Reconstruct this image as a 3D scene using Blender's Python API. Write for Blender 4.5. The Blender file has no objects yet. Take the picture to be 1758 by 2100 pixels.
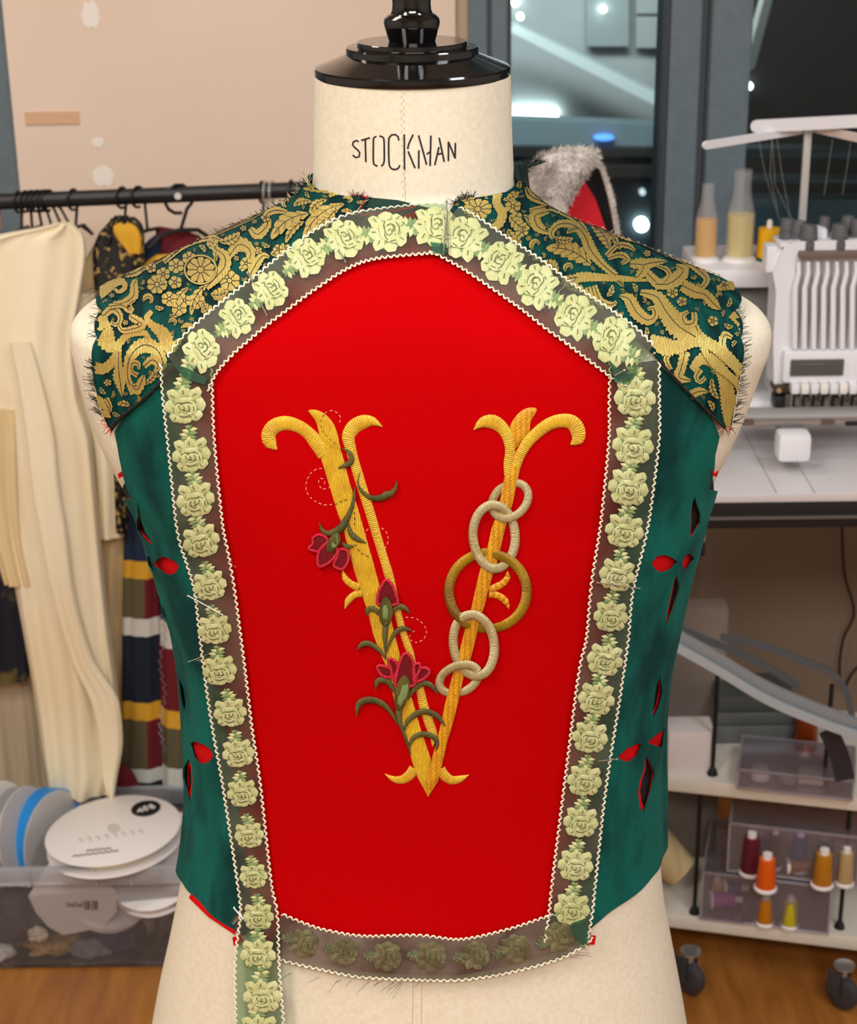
import bpy, bmesh, math, random
import numpy as np
from mathutils import Vector, Matrix, noise
from mathutils.bvhtree import BVHTree
from mathutils.geometry import delaunay_2d_cdt, barycentric_transform

random.seed(7)
rnd = random.Random(11)
SC = bpy.context.scene
COL = SC.collection
PI = math.pi

# ------------------------------------------------------------------ camera
IMG_W, IMG_H, FOC = 1758, 2100, 3600.0
CAM = Vector((0.0, 0.0, 1.60))
PITCH = math.radians(21.5)
ROLL = -0.0127
RCAM = Matrix.Rotation(PI / 2 - PITCH, 3, 'X') @ Matrix.Rotation(ROLL, 3, 'Z')
cam_d = bpy.data.cameras.new('camera')
cam = bpy.data.objects.new('camera', cam_d)
COL.objects.link(cam)
cam.matrix_world = Matrix.Translation(CAM) @ RCAM.to_4x4()
cam_d.sensor_fit = 'HORIZONTAL'
cam_d.sensor_width = 36.0
cam_d.lens = FOC / IMG_W * 36.0
cam_d.clip_start = 0.05
cam_d.clip_end = 60
cam_d.dof.use_dof = True
cam_d.dof.focus_distance = 1.13
cam_d.dof.aperture_fstop = 20.0
SC.camera = cam

# ------------------------------------------------------------------ view + light
SC.view_settings.view_transform = 'Standard'
SC.view_settings.look = 'None'
SC.view_settings.gamma = 1.0
SC.view_settings.use_curve_mapping = False
SC.view_settings.exposure = 0.45
w = bpy.data.worlds.new('world')
SC.world = w
w.use_nodes = True
w.node_tree.nodes['Background'].inputs['Color'].default_value = (0.010, 0.014, 0.018, 1)
w.node_tree.nodes['Background'].inputs['Strength'].default_value = 1.0
SC.cycles.max_bounces = 8
SC.cycles.transparent_max_bounces = 24
SC.cycles.diffuse_bounces = 4
SC.cycles.caustics_reflective = False
SC.cycles.caustics_refractive = False


def area(name, loc, aim, sx, sy, power, col):
    l = bpy.data.lights.new(name, 'AREA')
    l.shape = 'RECTANGLE'
    l.size = sx
    l.size_y = sy
    l.energy = power
    l.color = col
    o = bpy.data.objects.new(name, l)
    COL.objects.link(o)
    o.location = loc
    o.rotation_euler = (Vector(aim) - Vector(loc)).to_track_quat('-Z', 'Y').to_euler()
    return o


area('ceiling_light_key', (-0.95, 0.05, 2.62), (-0.7, 0.5, 0), 0.5, 1.3, 30, (1.0, 0.95, 0.87))
area('ceiling_light_right', (1.1, 0.5, 2.62), (1.0, 0.9, 0), 0.4, 1.2, 17, (0.88, 0.94, 1.0))
area('ceiling_light_back', (-0.9, 1.75, 2.62), (-0.9, 1.9, 0), 1.2, 0.35, 9, (1.0, 0.92, 0.82))
area('ceiling_light_behind', (0.2, -1.0, 2.62), (0.1, 0.2, 0), 1.6, 0.6, 38, (1.0, 0.96, 0.9))


# ------------------------------------------------------------------ pixel rays
def ray(px, py):
    return (RCAM @ Vector(((px - 879.0) / FOC, -(py - 1050.0) / FOC, -1.0))).normalized()


def P(px, py, Y):
    """world point seen at (px,py) on the plane at distance Y in front of the camera"""
    d = ray(px, py)
    return CAM + d * (Y / d.y)


def PZ(px, py, z):
    d = ray(px, py)
    return CAM + d * ((z - CAM.z) / d.z)


# ------------------------------------------------------------------ object bookkeeping
ORG = {}


def tag(o, label=None, cat=None, group=None, kind=None):
    if label: o['label'] = label
    if cat: o['category'] = cat
    if group: o['group'] = group
    if kind: o['kind'] = kind
    return o


def thing(name, loc, label, cat, group=None):
    o = bpy.data.objects.new(name, None)
    o.empty_display_size = 0.02
    COL.objects.link(o)
    o.location = loc
    ORG[o.name] = Vector(loc)
    return tag(o, label, cat, group)


def copy_tree(o, loc=None, parent=None, rot=None):
    c = o.copy()
    COL.objects.link(c)
    if parent: c.parent = parent
    for ch in list(o.children):
        copy_tree(ch, None, c)
    if loc is not None:
        c.location = loc
    if rot is not None:
        c.rotation_euler = rot
    return c


class MB:
    """collects faces in world coordinates and links them as one mesh object"""

    def __init__(s):
        s.v = []; s.f = []; s.m = []; s.uv = []

    def add(s, verts, faces, mat=0, uv=None):
        n = len(s.v)
        s.v.extend([tuple(v) for v in verts])
        s.uv.extend(uv if uv is not None else [(0.0, 0.0, 0.0)] * len(verts))
        for i, f in enumerate(faces):
            s.f.append(tuple(a + n for a in f))
            s.m.append(mat[i] if isinstance(mat, list) else mat)
        return s

    def box(s, c, size, mat=0, M=None, bev=0.0, seg=2):
        bm = bmesh.new()
        bmesh.ops.create_cube(bm, size=1.0)
        for v in bm.verts:
            v.co = Vector((v.co.x * size[0], v.co.y * size[1], v.co.z * size[2]))
        if bev > 0:
            bmesh.ops.bevel(bm, geom=bm.edges[:], offset=min(bev, min(size) * 0.45), segments=seg, affect='EDGES', profile=0.6)
        for v in bm.verts:
            v.co = v.co + Vector(c)
            if M is not None: v.co = M @ v.co
        s.bm(bm, mat)
        return s

    def bm(s, bm, mat=0):
        bm.verts.index_update()
        s.add([v.co.copy() for v in bm.verts], [[v.index for v in f.verts] for f in bm.faces], mat)
        bm.free()

    def quadstrip(s, rows, mat=0, close_u=False, close_v=False, uv=None):
        """rows: list of equal-length point lists"""
        nr, nc = len(rows), len(rows[0])
        vs = [p for r in rows for p in r]
        fs = []
        for i in range(nr if close_v else nr - 1):
            for j in range(nc if close_u else nc - 1):
                a = i * nc + j; b = i * nc + (j + 1) % nc
                c = ((i + 1) % nr) * nc + (j + 1) % nc; d = ((i + 1) % nr) * nc + j
                fs.append((a, b, c, d))
        s.add(vs, fs, mat, uv)
        return s

    def lathe(s, prof, c=(0, 0, 0), mat=0, n=48, M=None, cap=True):
        rows = []
        for r, z in prof:
            row = []
            for k in range(n):
                a = 2 * PI * k / n
                p = Vector((r * math.cos(a), r * math.sin(a), z))
                if M is not None: p = M @ p
                row.append(p + Vector(c))
            rows.append(row)
        base = len(s.v)
        s.quadstrip(rows, mat, close_u=True)
        if cap:
            s.f.append(tuple(base + k for k in range(n))[::-1]); s.m.append(mat)
            l = base + (len(prof) - 1) * n
            s.f.append(tuple(l + k for k in range(n))); s.m.append(mat)
        return s

    def tube(s, pts, r, mat=0, n=8, closed=False, cap=True):
        pts = [Vector(p) for p in pts]
        N = len(pts)
        rr = r if isinstance(r, (list, tuple)) else [r] * N
        rows = []
        up = None
        for i, p in enumerate(pts):
            if closed:
                t = (pts[(i + 1) % N] - pts[i - 1])
            else:
                t = pts[min(i + 1, N - 1)] - pts[max(i - 1, 0)]
            if t.length < 1e-9: t = Vector((0, 0, 1))
            t.normalize()
            if up is None:
                up = t.orthogonal().normalized()
            else:
                up = (up - t * up.dot(t))
                if up.length < 1e-6: up = t.orthogonal()
                up.normalize()
            b = t.cross(up)
            rows.append([p + (up * math.cos(2 * PI * k / n) + b * math.sin(2 * PI * k / n)) * rr[i] for k in range(n)])
        base = len(s.v)
        s.quadstrip(rows, mat, close_u=True, close_v=closed)
        if cap and not closed:
            s.f.append(tuple(base + k for k in range(n))[::-1]); s.m.append(mat)
            l = base + (N - 1) * n
            s.f.append(tuple(l + k for k in range(n))); s.m.append(mat)
        return s

    def prism(s, poly, d, mat=0):
        """poly: world points of the front face, d: extrusion vector"""
        n = len(poly)
        a = [Vector(p) for p in poly]
        b = [p + Vector(d) for p in a]
        fs = [tuple(range(n)), tuple(range(2 * n - 1, n - 1, -1))]
        for i in range(n):
            j = (i + 1) % n
            fs.append((i, i + n, j + n, j))
        s.add(a + b, fs, mat)
        return s

    def build(s, name, mats, parent=None, origin=None, smooth=True, label=None, cat=None, group=None, kind=None, angle=40):
        if not isinstance(mats, (list, tuple)): mats = [mats]
        if parent is not None:
            r = parent
            while r.parent: r = r.parent
            o0 = ORG[r.name]
        else:
            if origin is None:
                a = np.array(s.v)
                origin = Vector(((a[:, 0].min() + a[:, 0].max()) / 2, (a[:, 1].min() + a[:, 1].max()) / 2, a[:, 2].min()))
            o0 = Vector(origin)
        me = bpy.data.meshes.new(name)
        me.from_pydata([(x - o0.x, y - o0.y, z - o0.z) for x, y, z in s.v], [], s.f)
        for m in mats: me.materials.append(m)
        me.polygons.foreach_set('material_index', s.m)
        me.polygons.foreach_set('use_smooth', [smooth] * len(s.f))
        at = me.attributes.new('tuv', 'FLOAT_VECTOR', 'POINT')
        at.data.foreach_set('vector', np.array(s.uv, dtype=np.float32).ravel())
        me.validate()
        bm = bmesh.new(); bm.from_mesh(me)
        bmesh.ops.recalc_face_normals(bm, faces=bm.faces[:]) if len(bm.faces) < 60000 else None
        bm.to_mesh(me); bm.free()
        if smooth and angle:
            me.set_sharp_from_angle(angle=math.radians(angle))
        me.update()
        o = bpy.data.objects.new(name, me)
        COL.objects.link(o)
        if parent is not None:
            o.parent = parent
        else:
            o.location = o0
            ORG[o.name] = o0
        tag(o, label, cat, group, kind)
        return o


# ------------------------------------------------------------------ materials
def lin(c):
    c = c / 255.0
    return c / 12.92 if c <= 0.04045 else ((c + 0.055) / 1.055) ** 2.4


def C(r, g, b):
    return (lin(r), lin(g), lin(b), 1.0)


def nd(t, typ, **kw):
    n = t.nodes.new(typ)
    for k, v in kw.items(): setattr(n, k, v)
    return n


def mat(name, col, rough=0.6, metal=0.0, col2=None, nscale=30.0, nstretch=(1, 1, 1), namt=1.0, bscale=None, bstr=0.2, bstretch=(1, 1, 1),
        sheen=0.0, sheen_col=None, coat=0.0, spec=0.5, emit=None, estr=0.0, trans=0.0, wave=None, coords='Object', lo=0.35, hi=0.65, bdist=0.001):
    m = bpy.data.materials.new(name)
    m.use_nodes = True
    t = m.node_tree
    b = t.nodes['Principled BSDF']
    b.inputs['Base Color'].default_value = col
    b.inputs['Roughness'].default_value = rough
    b.inputs['Metallic'].default_value = metal
    b.inputs['Specular IOR Level'].default_value = spec
    b.inputs['Coat Weight'].default_value = coat
    b.inputs['Coat Roughness'].default_value = 0.05
    if sheen:
        b.inputs['Sheen Weight'].default_value = sheen
        b.inputs['Sheen Roughness'].default_value = 0.5
        if sheen_col: b.inputs['Sheen Tint'].default_value = sheen_col
    if emit:
        b.inputs['Emission Color'].default_value = emit
        b.inputs['Emission Strength'].default_value = estr
    b.inputs['Transmission Weight'].default_value = trans
    if coords == 'tuv':
        tc = nd(t, 'ShaderNodeAttribute', attribute_name='tuv'); co = tc.outputs['Vector']
    else:
        tc = nd(t, 'ShaderNodeTexCoord'); co = tc.outputs['Object']
    if col2:
        mp = nd(t, 'ShaderNodeMapping'); mp.inputs['Scale'].default_value = nstretch
        t.links.new(co, mp.inputs['Vector'])
        n = nd(t, 'ShaderNodeTexNoise'); n.inputs['Scale'].default_value = nscale; n.inputs['Detail'].default_value = 5
        t.links.new(mp.outputs[0], n.inputs['Vector'])
        r = nd(t, 'ShaderNodeMapRange'); r.inputs[1].default_value = lo; r.inputs[2].default_value = hi
        r.inputs[4].default_value = namt
        t.links.new(n.outputs['Fac'], r.inputs[0])
        mx = nd(t, 'ShaderNodeMix', data_type='RGBA')
        mx.inputs[6].default_value = col; mx.inputs[7].default_value = col2
        t.links.new(r.outputs[0], mx.inputs[0])
        t.links.new(mx.outputs[2], b.inputs['Base Color'])
        last = mx.outputs[2]
    else:
        last = None
    hsrc = None
    if wave:
        wsc, wcol, wamt, wstretch, wdist = wave
        mp = nd(t, 'ShaderNodeMapping'); mp.inputs['Scale'].default_value = wstretch
        t.links.new(co, mp.inputs['Vector'])
        wv = nd(t, 'ShaderNodeTexWave'); wv.inputs['Scale'].default_value = wsc; wv.inputs['Distortion'].default_value = wdist
        wv.inputs['Detail'].default_value = 2; wv.inputs['Detail Scale'].default_value = 3
        t.links.new(mp.outputs[0], wv.inputs['Vector'])
        mx2 = nd(t, 'ShaderNodeMix', data_type='RGBA')
        r = nd(t, 'ShaderNodeMapRange'); r.inputs[1].default_value = 0.0; r.inputs[2].default_value = 0.45
        r.inputs[3].default_value = wamt; r.inputs[4].default_value = 0.0
        t.links.new(wv.outputs['Fac'], r.inputs[0])
        t.links.new(r.outputs[0], mx2.inputs[0])
        if last: t.links.new(last, mx2.inputs[6])
        else: mx2.inputs[6].default_value = col
        mx2.inputs[7].default_value = wcol
        t.links.new(mx2.outputs[2], b.inputs['Base Color'])
        hsrc = wv.outputs['Fac']
    if bscale or hsrc:
        bp = nd(t, 'ShaderNodeBump'); bp.inputs['Strength'].default_value = bstr; bp.inputs['Distance'].default_value = bdist
        if bscale:
            mp = nd(t, 'ShaderNodeMapping'); mp.inputs['Scale'].default_value = bstretch
            t.links.new(co, mp.inputs['Vector'])
            n2 = nd(t, 'ShaderNodeTexNoise'); n2.inputs['Scale'].default_value = bscale; n2.inputs['Detail'].default_value = 4
            t.links.new(mp.outputs[0], n2.inputs['Vector'])
            h = n2.outputs['Fac']
            if hsrc:
                ad = nd(t, 'ShaderNodeMath', operation='ADD'); t.links.new(h, ad.inputs[0]); t.links.new(hsrc, ad.inputs[1]); h = ad.outputs[0]
        else:
            h = hsrc
        t.links.new(h, bp.inputs['Height'])
        t.links.new(bp.outputs[0], b.inputs['Normal'])
    return m


def sheer(name, tcol, dcol, fac, rough=0.5, gloss=0.0, nscale=None):
    """thin see-through cloth / plastic: transparent mixed with a little diffuse"""
    m = bpy.data.materials.new(name)
    m.use_nodes = True
    t = m.node_tree
    t.nodes.clear()
    out = nd(t, 'ShaderNodeOutputMaterial')
    tr = nd(t, 'ShaderNodeBsdfTransparent'); tr.inputs[0].default_value = tcol
    pb = nd(t, 'ShaderNodeBsdfPrincipled'); pb.inputs['Base Color'].default_value = dcol; pb.inputs['Roughness'].default_value = rough
    mx = nd(t, 'ShaderNodeMixShader'); mx.inputs[0].default_value = fac
    t.links.new(tr.outputs[0], mx.inputs[1]); t.links.new(pb.outputs[0], mx.inputs[2])
    if nscale:
        tc = nd(t, 'ShaderNodeTexCoord')
        n = nd(t, 'ShaderNodeTexNoise'); n.inputs['Scale'].default_value = nscale; n.inputs['Detail'].default_value = 3
        t.links.new(tc.outputs['Object'], n.inputs['Vector'])
        r = nd(t, 'ShaderNodeMapRange'); r.inputs[1].default_value = .35; r.inputs[2].default_value = .65
        r.inputs[3].default_value = fac * 0.55; r.inputs[4].default_value = min(1, fac * 1.5)
        t.links.new(n.outputs['Fac'], r.inputs[0]); t.links.new(r.outputs[0], mx.inputs[0])
    last = mx.outputs[0]
    if gloss:
        gl = nd(t, 'ShaderNodeBsdfGlossy'); gl.inputs['Roughness'].default_value = 0.06; gl.inputs[0].default_value = (1, 1, 1, 1)
        fr = nd(t, 'ShaderNodeFresnel'); fr.inputs[0].default_value = 1.45
        ml = nd(t, 'ShaderNodeMath', operation='MULTIPLY'); ml.inputs[1].default_value = gloss
        t.links.new(fr.outputs[0], ml.inputs[0])
        m2 = nd(t, 'ShaderNodeMixShader')
        t.links.new(ml.outputs[0], m2.inputs[0]); t.links.new(last, m2.inputs[1]); t.links.new(gl.outputs[0], m2.inputs[2])
        last = m2.outputs[0]
    t.links.new(last, out.inputs[0])
    return m

# ================================================================== materials of the room
M_PLASTER = mat('pink_plaster', C(224, 202, 184), 0.85, col2=C(232, 212, 196), nscale=2.6, bscale=40, bstr=0.08, lo=.3, hi=.7)
M_GREYBLUE = mat('grey_blue_paint', C(96, 111, 120), 0.45, col2=C(102, 117, 126), nscale=60, bscale=300, bstr=0.05)
M_GROOVE = mat('dark_gasket', C(52, 60, 66), 0.6)
M_WHITEWALL = mat('white_wall', C(205, 200, 192), 0.9, bscale=60, bstr=0.05)
M_CEIL = mat('ceiling_white', C(215, 214, 210), 0.9)
M_LOWWALL = mat('taupe_wall', C(150, 134, 118), 0.85, bscale=60, bstr=0.05)
M_FLOOR = mat('orange_wood', C(176, 116, 52), 0.42, col2=C(146, 90, 36), nscale=5, nstretch=(6, 1.2, 1), bscale=90, bstr=0.1, wave=(2.0, C(120, 72, 28), 0.25, (3.5, 0.6, 1), 6.0))
M_FILLER = mat('white_filler', C(238, 232, 224), 0.8)
M_TAPE = mat('tan_tape', C(214, 176, 140), 0.6)
M_EXT = mat('reflection_pale', C(168, 176, 176), 0.8, col2=C(140, 150, 150), nscale=1.5)  # pale tone of the reflection sheets set behind the panes
M_REFLD = mat('reflection_dark', C(22, 23, 21), 0.8)
M_SLATE = mat('reflection_slate', C(70, 92, 102), 0.5, col2=C(50, 66, 74), nscale=2.0)
M_REFLW = mat('reflection_white', C(255, 255, 255), 0.5, emit=(0.9, 1.0, 1.0, 1), estr=9.0)  # glow standing for lights reflected in the panes
M_REFLB = mat('reflection_blue', C(40, 100, 220), 0.5, emit=(0.10, 0.30, 1.0, 1), estr=1.5)
M_GLASS = sheer('window_glass', (0.86, 0.9, 0.9, 1), (0.02, 0.02, 0.02, 1), 0.02, gloss=0.35)


def S_(mb, name, mats, **k):
    return mb.build(name, mats, kind='structure', smooth=False, angle=None, **k)


YW = 2.75
ZT = 2.70
# floor, ceiling, side and rear walls
S_(MB().box((0, 0.3, -0.05), (5.2, 5.3, 0.1)), 'floor', M_FLOOR)
S_(MB().box((0, 0.3, ZT + 0.05), (5.2, 5.3, 0.1)), 'ceiling', M_CEIL)
S_(MB().box((-2.45, 0.3, ZT / 2), (0.1, 5.3, ZT)), 'wall_left', M_WHITEWALL)
S_(MB().box((2.45, 0.3, ZT / 2), (0.1, 5.3, ZT)), 'wall_right', M_WHITEWALL)
S_(MB().box((0, -2.2, ZT / 2), (5.0, 0.1, ZT)), 'wall_rear', M_WHITEWALL)


def xat(px, py=300, Y=YW):
    return P(px, py, Y).x


xa = xat(22, 190); xb = xat(935, 200); xc_ = xat(960, 200); xg0 = xat(1046, 200)
xg1 = xat(1364, 200); xm1 = xat(1530, 200); xR = 2.4
# plaster wall, its lighter return and the painted column at its left
wb = MB().box(((xa + xb) / 2, YW + 0.08, ZT / 2), (xb - xa, 0.16, ZT))
S_(wb, 'wall_back', M_PLASTER)
S_(MB().box(((xb + xc_) / 2, YW + 0.09, ZT / 2), (xc_ - xb, 0.16, ZT)), 'trim_1', mat('cream_return', C(206, 186, 158), 0.8))
S_(MB().box(((xa - 2.4) / 2, YW + 0.1, ZT / 2), (xa + 2.4, 0.18, ZT)), 'trim_2', M_GREYBLUE)
# filler spots and tape on the plaster
random.seed(3)
for i, (px, py, rx, ry) in enumerate([(186, 30, 17, 26), (202, 292, 12, 9), (212, 360, 19, 20), (735, 5, 10, 6), (330, 60, 8, 8)][:3]):
    c = P(px, py, YW - 0.001)
    mb = MB(); ring = []
    for k in range(20):
        a = 2 * PI * k / 20
        r = (0.75 + 0.4 * random.random()) / FOC * (YW + .25)
        ring.append(c + Vector((rx * r * math.cos(a), 0, ry * r * math.sin(a))))
    mb.prism(ring, (0, 0.002, 0))
    mb.build('filler_patch', M_FILLER, smooth=False, label=['white filler patch highest on the pink plaster wall', 'smallest white filler dab, middle one on the pink plaster wall', 'round white filler patch just above the black clothes rail'][i], cat='filler patch', group='filler patches on the plaster')
c = P(107, 242, YW - 0.0015)
t = MB().box(c, (0.083, 0.002, 0.019), M=None)
t.build('masking_tape', M_TAPE, smooth=False, label='short tan strip of masking tape stuck on pink plaster wall', cat='tape')

# window wall: frame members, sill wall, panes
ZS = 0.80
fr = MB()
fr.box(((xc_ + xg0) / 2, YW + 0.05, (ZS + ZT) / 2), (xg0 - xc_, 0.16, ZT - ZS), bev=0.004)
fr.box(((xg1 + xm1) / 2, YW + 0.05, (ZS + ZT) / 2), (xm1 - xg1, 0.16, ZT - ZS), bev=0.004)
fr.box(((xc_ + xR) / 2, YW + 0.05, ZS + 0.02), (xR - xc_, 0.18, 0.06), bev=0.004)
fr.box(((xc_ + xR) / 2, YW + 0.05, ZT - 0.1), (xR - xc_, 0.18, 0.2), bev=0.004)
win = S_(fr, 'window_1', M_GREYBLUE)
g = MB()
for px in (1003, 1044, 1364, 1440, 1449):
    x = xat(px, 200, YW - 0.03)
    g.box((x, YW - 0.031, (ZS + ZT) / 2), (0.006 if px != 1440 else 0.010, 0.003, ZT - ZS - 0.1))
g.build('window_gasket', M_GROOVE, parent=win, smooth=False)
p1 = MB().box(((xg0 + xg1) / 2, YW + 0.06, (ZS + ZT) / 2), (xg1 - xg0, 0.006, ZT - ZS))
p1.build('window_pane', M_GLASS, parent=win, smooth=False)
p2 = MB().box(((xm1 + xR) / 2, YW + 0.06, (ZS + ZT) / 2), (xR - xm1, 0.006, ZT - ZS))
p2.build('window_pane', M_GLASS, parent=win, smooth=False)
S_(MB().box(((xc_ + xR) / 2, YW + 0.08, ZS / 2), (xR - xc_, 0.16, ZS)), 'wall_under_window', M_LOWWALL)
S_(MB().box(((xa + xb) / 2, YW - 0.008, 0.05), (xb - xa, 0.016, 0.1)), 'baseboard_back', M_GREYBLUE)

# ---- made-up hall behind the panes, standing for reflections in the glass
YE = 5.0
EG = 'made-up reflections behind the window'
gb = MB().box((2.0, 6.3, -0.85), (7, 7, 0.1)); S_(gb, 'reflection_floor', M_SLATE)  # added slab under the reflection sheets


def flat(pts, Y, d, name, m, **k):
    mb = MB().prism([P(x, y, Y) for x, y in pts], (0, d, 0))
    return mb.build(name, m, smooth=False, **k)


# left pane: reflected ceiling and beam built as pale and dark sheets
e1 = flat([(900, -700), (1700, -700), (1700, 262), (900, 238)], YE + 0.6, 0.1, 'reflection_wall', M_EXT, label='pale grey surface standing for the reflection in the left pane', cat='wall')
flat([(1040, 62), (1060, 52), (1375, 205), (1375, 232)], YE + 0.3, 0.12, 'reflection_beam', mat('reflection_beam_pale', C(190, 205, 205), 0.7), label='pale diagonal beam standing for a reflection in the left pane', cat='beam')
flat([(900, 240), (1500, 262), (1500, 306), (900, 302)], YE + 0.25, 0.1, 'reflection_grey_band', mat('reflection_band_slate', C(104, 124, 130), 0.7), label='grey band standing for a reflection below the white strip', cat='fascia')
flat([(1000, 303), (1400, 306), (1400, 322), (1000, 322)], YE + 0.2, 0.1, 'reflection_dark_band', M_REFLD, label='dark band of the made-up reflection behind the fur trimmed collar', cat='rail')
flat([(1000, 342), (1400, 342), (1400, 364), (1000, 364)], YE + 0.18, 0.1, 'reflection_dark_band', M_REFLD, label='lower dark reflection band level with the fur collar in left pane', cat='rail')
flat([(1000, 322), (1400, 322), (1400, 800), (1000, 800)], YE + 0.4, 0.1, 'reflection_slate_field', M_SLATE, label='slate blue area of the pane reflection below the dark bands', cat='counter')
for q, (x0, y0, x1, y1) in enumerate([(1203, -40, 1290, 95), (1305, -40, 1352, 28), (1305, 34, 1352, 98)]):
    flat([(x0, y0), (x1, y0), (x1, y1), (x0, y1)], YE + 0.55, 0.03, 'reflection_panel', mat('panel_%d' % q, C(150, 160, 158) if q else C(138, 150, 150), 0.8),
         label=['wide pale reflected panel at top of the left window pane', 'small upper reflected panel beside the mullion in left pane', 'lower reflected panel beside the mullion in left pane'][q], cat='board', group='pale panels standing for pane reflections')
# right pane: reflection built as dark sheet, light bar and slate bands
flat([(1500, -700), (2400, -700), (2400, 330), (1500, 290)], YE - 0.3, 0.1, 'reflection_dark_field', M_REFLD, label='near black area of the reflection in the right window pane', cat='partition')
flat([(1583, -60), (1600, -60), (1548, 140), (1530, 150), (1532, 128)], YE - 0.5, 0.06, 'reflection_bar', mat('reflection_bar_grey', C(150, 156, 150), 0.7), label='thin grey diagonal standing for a light bar reflected in right pane', cat='brace')
for q, (y0, y1) in enumerate([(306, 322), (366, 374), (408, 540)]):
    flat([(1500, y0), (2400, y0 + 6), (2400, y1 + 6), (1500, y1)], YE - 0.2, 0.08, 'reflection_slate_band', M_SLATE, label=['upper slate reflection band behind the thread stand pole', 'thin middle slate reflection band behind the thread stand pole', 'deep slate reflection band behind the grey tension knobs'][q], cat='shelf', group='slate bands standing for reflections in the right pane')
flat([(1400, 250), (2600, 250), (2600, 900), (1400, 900)], YE + 0.2, 0.1, 'reflection_backdrop', M_REFLD, label='black backing of the reflection bands in right pane', cat='wall')


def reflected_lamp(px, py, r, Y, m, label, name='reflection_spot', sx=1.0, group=None):  # glowing disc added for a light reflected in the glass
    c = P(px, py, Y); rr = r / FOC * Y
    mb = MB().lathe([(0.001, 0), (rr * .7, 0.002), (rr, 0.008), (rr, 0.03)], (0, 0, 0), 0, 20, M=Matrix.Rotation(-PI / 2, 3, 'X'))
    mb.v = [(c.x + x * sx, c.y + y, c.z + z) for x, y, z in mb.v]
    mb.build(name, m, label=label, cat='reflected_lamp', group=group)


G = 'small glowing discs standing for lights reflected in the panes'
reflected_lamp(1058, 6, 7, YE + .57, M_REFLW, 'small white reflected light at top left corner of left pane', group=G)
reflected_lamp(1068, 35, 6, YE + .27, M_REFLW, 'small white reflected light just below the corner one in left pane', group=G)
reflected_lamp(1238, 20, 6, YE + .52, M_REFLW, 'small white reflected light among the pale panels', group=G)
reflected_lamp(1538, 178, 7, YE - .33, M_REFLW, 'small white reflected light at lower end of the diagonal bar', group=G)
reflected_lamp(1319, 396, 6, YE + .37, mat('reflection_dim', C(200, 215, 220), .5, emit=(.7, .8, .85, 1), estr=1.0), 'dim reflected light above the large round one in left pane', group=G)
reflected_lamp(1317, 463, 14, YE + .37, M_REFLW, 'large round white reflected light above the right brocade shoulder', group=G)
reflected_lamp(1240, 284, 6, YE + .22, M_REFLB, 'blue oval glow standing for a reflection on the grey band', name='reflection_blue_glow', sx=3.4)
mb = MB().box(P(1095, 232, YE + .585), (0.155, 0.03, 0.026), bev=0.008)  # glowing strip added for a tube light reflected in the glass
mb.build('reflection_strip', M_REFLW, label='white strip standing for a tube light reflected in left pane', cat='reflected_lamp')
area('reflection_fill', (0.1, 4.5, 1.75), (0.35, 5.6, 1.1), 1.2, 0.3, 26, (0.95, 0.99, 1.0))  # added light, brightens the reflection sheets behind the left pane
area('reflection_fill_right', (1.9, 4.1, 0.75), (1.6, 4.9, 0.55), 0.5, 0.2, 1.6, (0.85, 0.97, 1.0))  # added light for the reflection sheets behind the right pane

# ================================================================== tailor's dummy
YC = 1.18
SIL = [(100, 645, 1047), (150, 645, 1048), (250, 644, 1050), (330, 643, 1053), (376, 641, 1057), (400, 630, 1070), (422, 608, 1090), (445, 574, 1118),
       (468, 528, 1156), (494, 472, 1212), (520, 415, 1280), (550, 350, 1352), (578, 292, 1420), (600, 244, 1475), (616, 208, 1522),
       (628, 182, 1546), (642, 160, 1566), (662, 150, 1576), (690, 152, 1574), (738, 162, 1556), (824, 188, 1524), (890, 214, 1495),
       (950, 246, 1464), (982, 264, 1456), (1020, 287, 1444), (1100, 312, 1422), (1170, 334, 1402), (1270, 362, 1381), (1370, 382, 1364), (1480, 391, 1355),
       (1590, 394, 1352), (1700, 387, 1350), (1800, 372, 1356), (1912, 350, 1375), (2012, 328, 1394), (2112, 310, 1411), (2260, 292, 1432), (2400, 285, 1445)]
DEP = [(100, .0625, 2.0), (366, .0635, 2.0), (385, .067, 2.0), (402, .072, 2.0), (440, .088, 2.05), (490, .104, 2.1), (550, .117, 2.2), (610, .125, 2.3),
       (700, .130, 2.35), (850, .133, 2.35), (1000, .132, 2.3), (1200, .125, 2.3), (1400, .119, 2.25), (1600, .115, 2.25), (1800, .119, 2.25),
       (2100, .130, 2.25), (2400, .134, 2.25)]


def pchip(x, y, q):
    x = np.array(x, float); y = np.array(y, float)
    h = np.diff(x); dl = np.diff(y) / h
    d = np.zeros_like(y)
    for k in range(1, len(x) - 1):
        if dl[k - 1] * dl[k] > 0:
            w1 = 2 * h[k] + h[k - 1]; w2 = h[k] + 2 * h[k - 1]
            d[k] = (w1 + w2) / (w1 / dl[k - 1] + w2 / dl[k])
    d[0] = dl[0]; d[-1] = dl[-1]
    i = np.clip(np.searchsorted(x, q) - 1, 0, len(x) - 2)
    t = (q - x[i]) / h[i]
    return ((1 + 2 * t) * (1 - t) ** 2) * y[i] + t * (1 - t) ** 2 * h[i] * d[i] + t * t * (3 - 2 * t) * y[i + 1] + t * t * (t - 1) * h[i] * d[i + 1]


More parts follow.
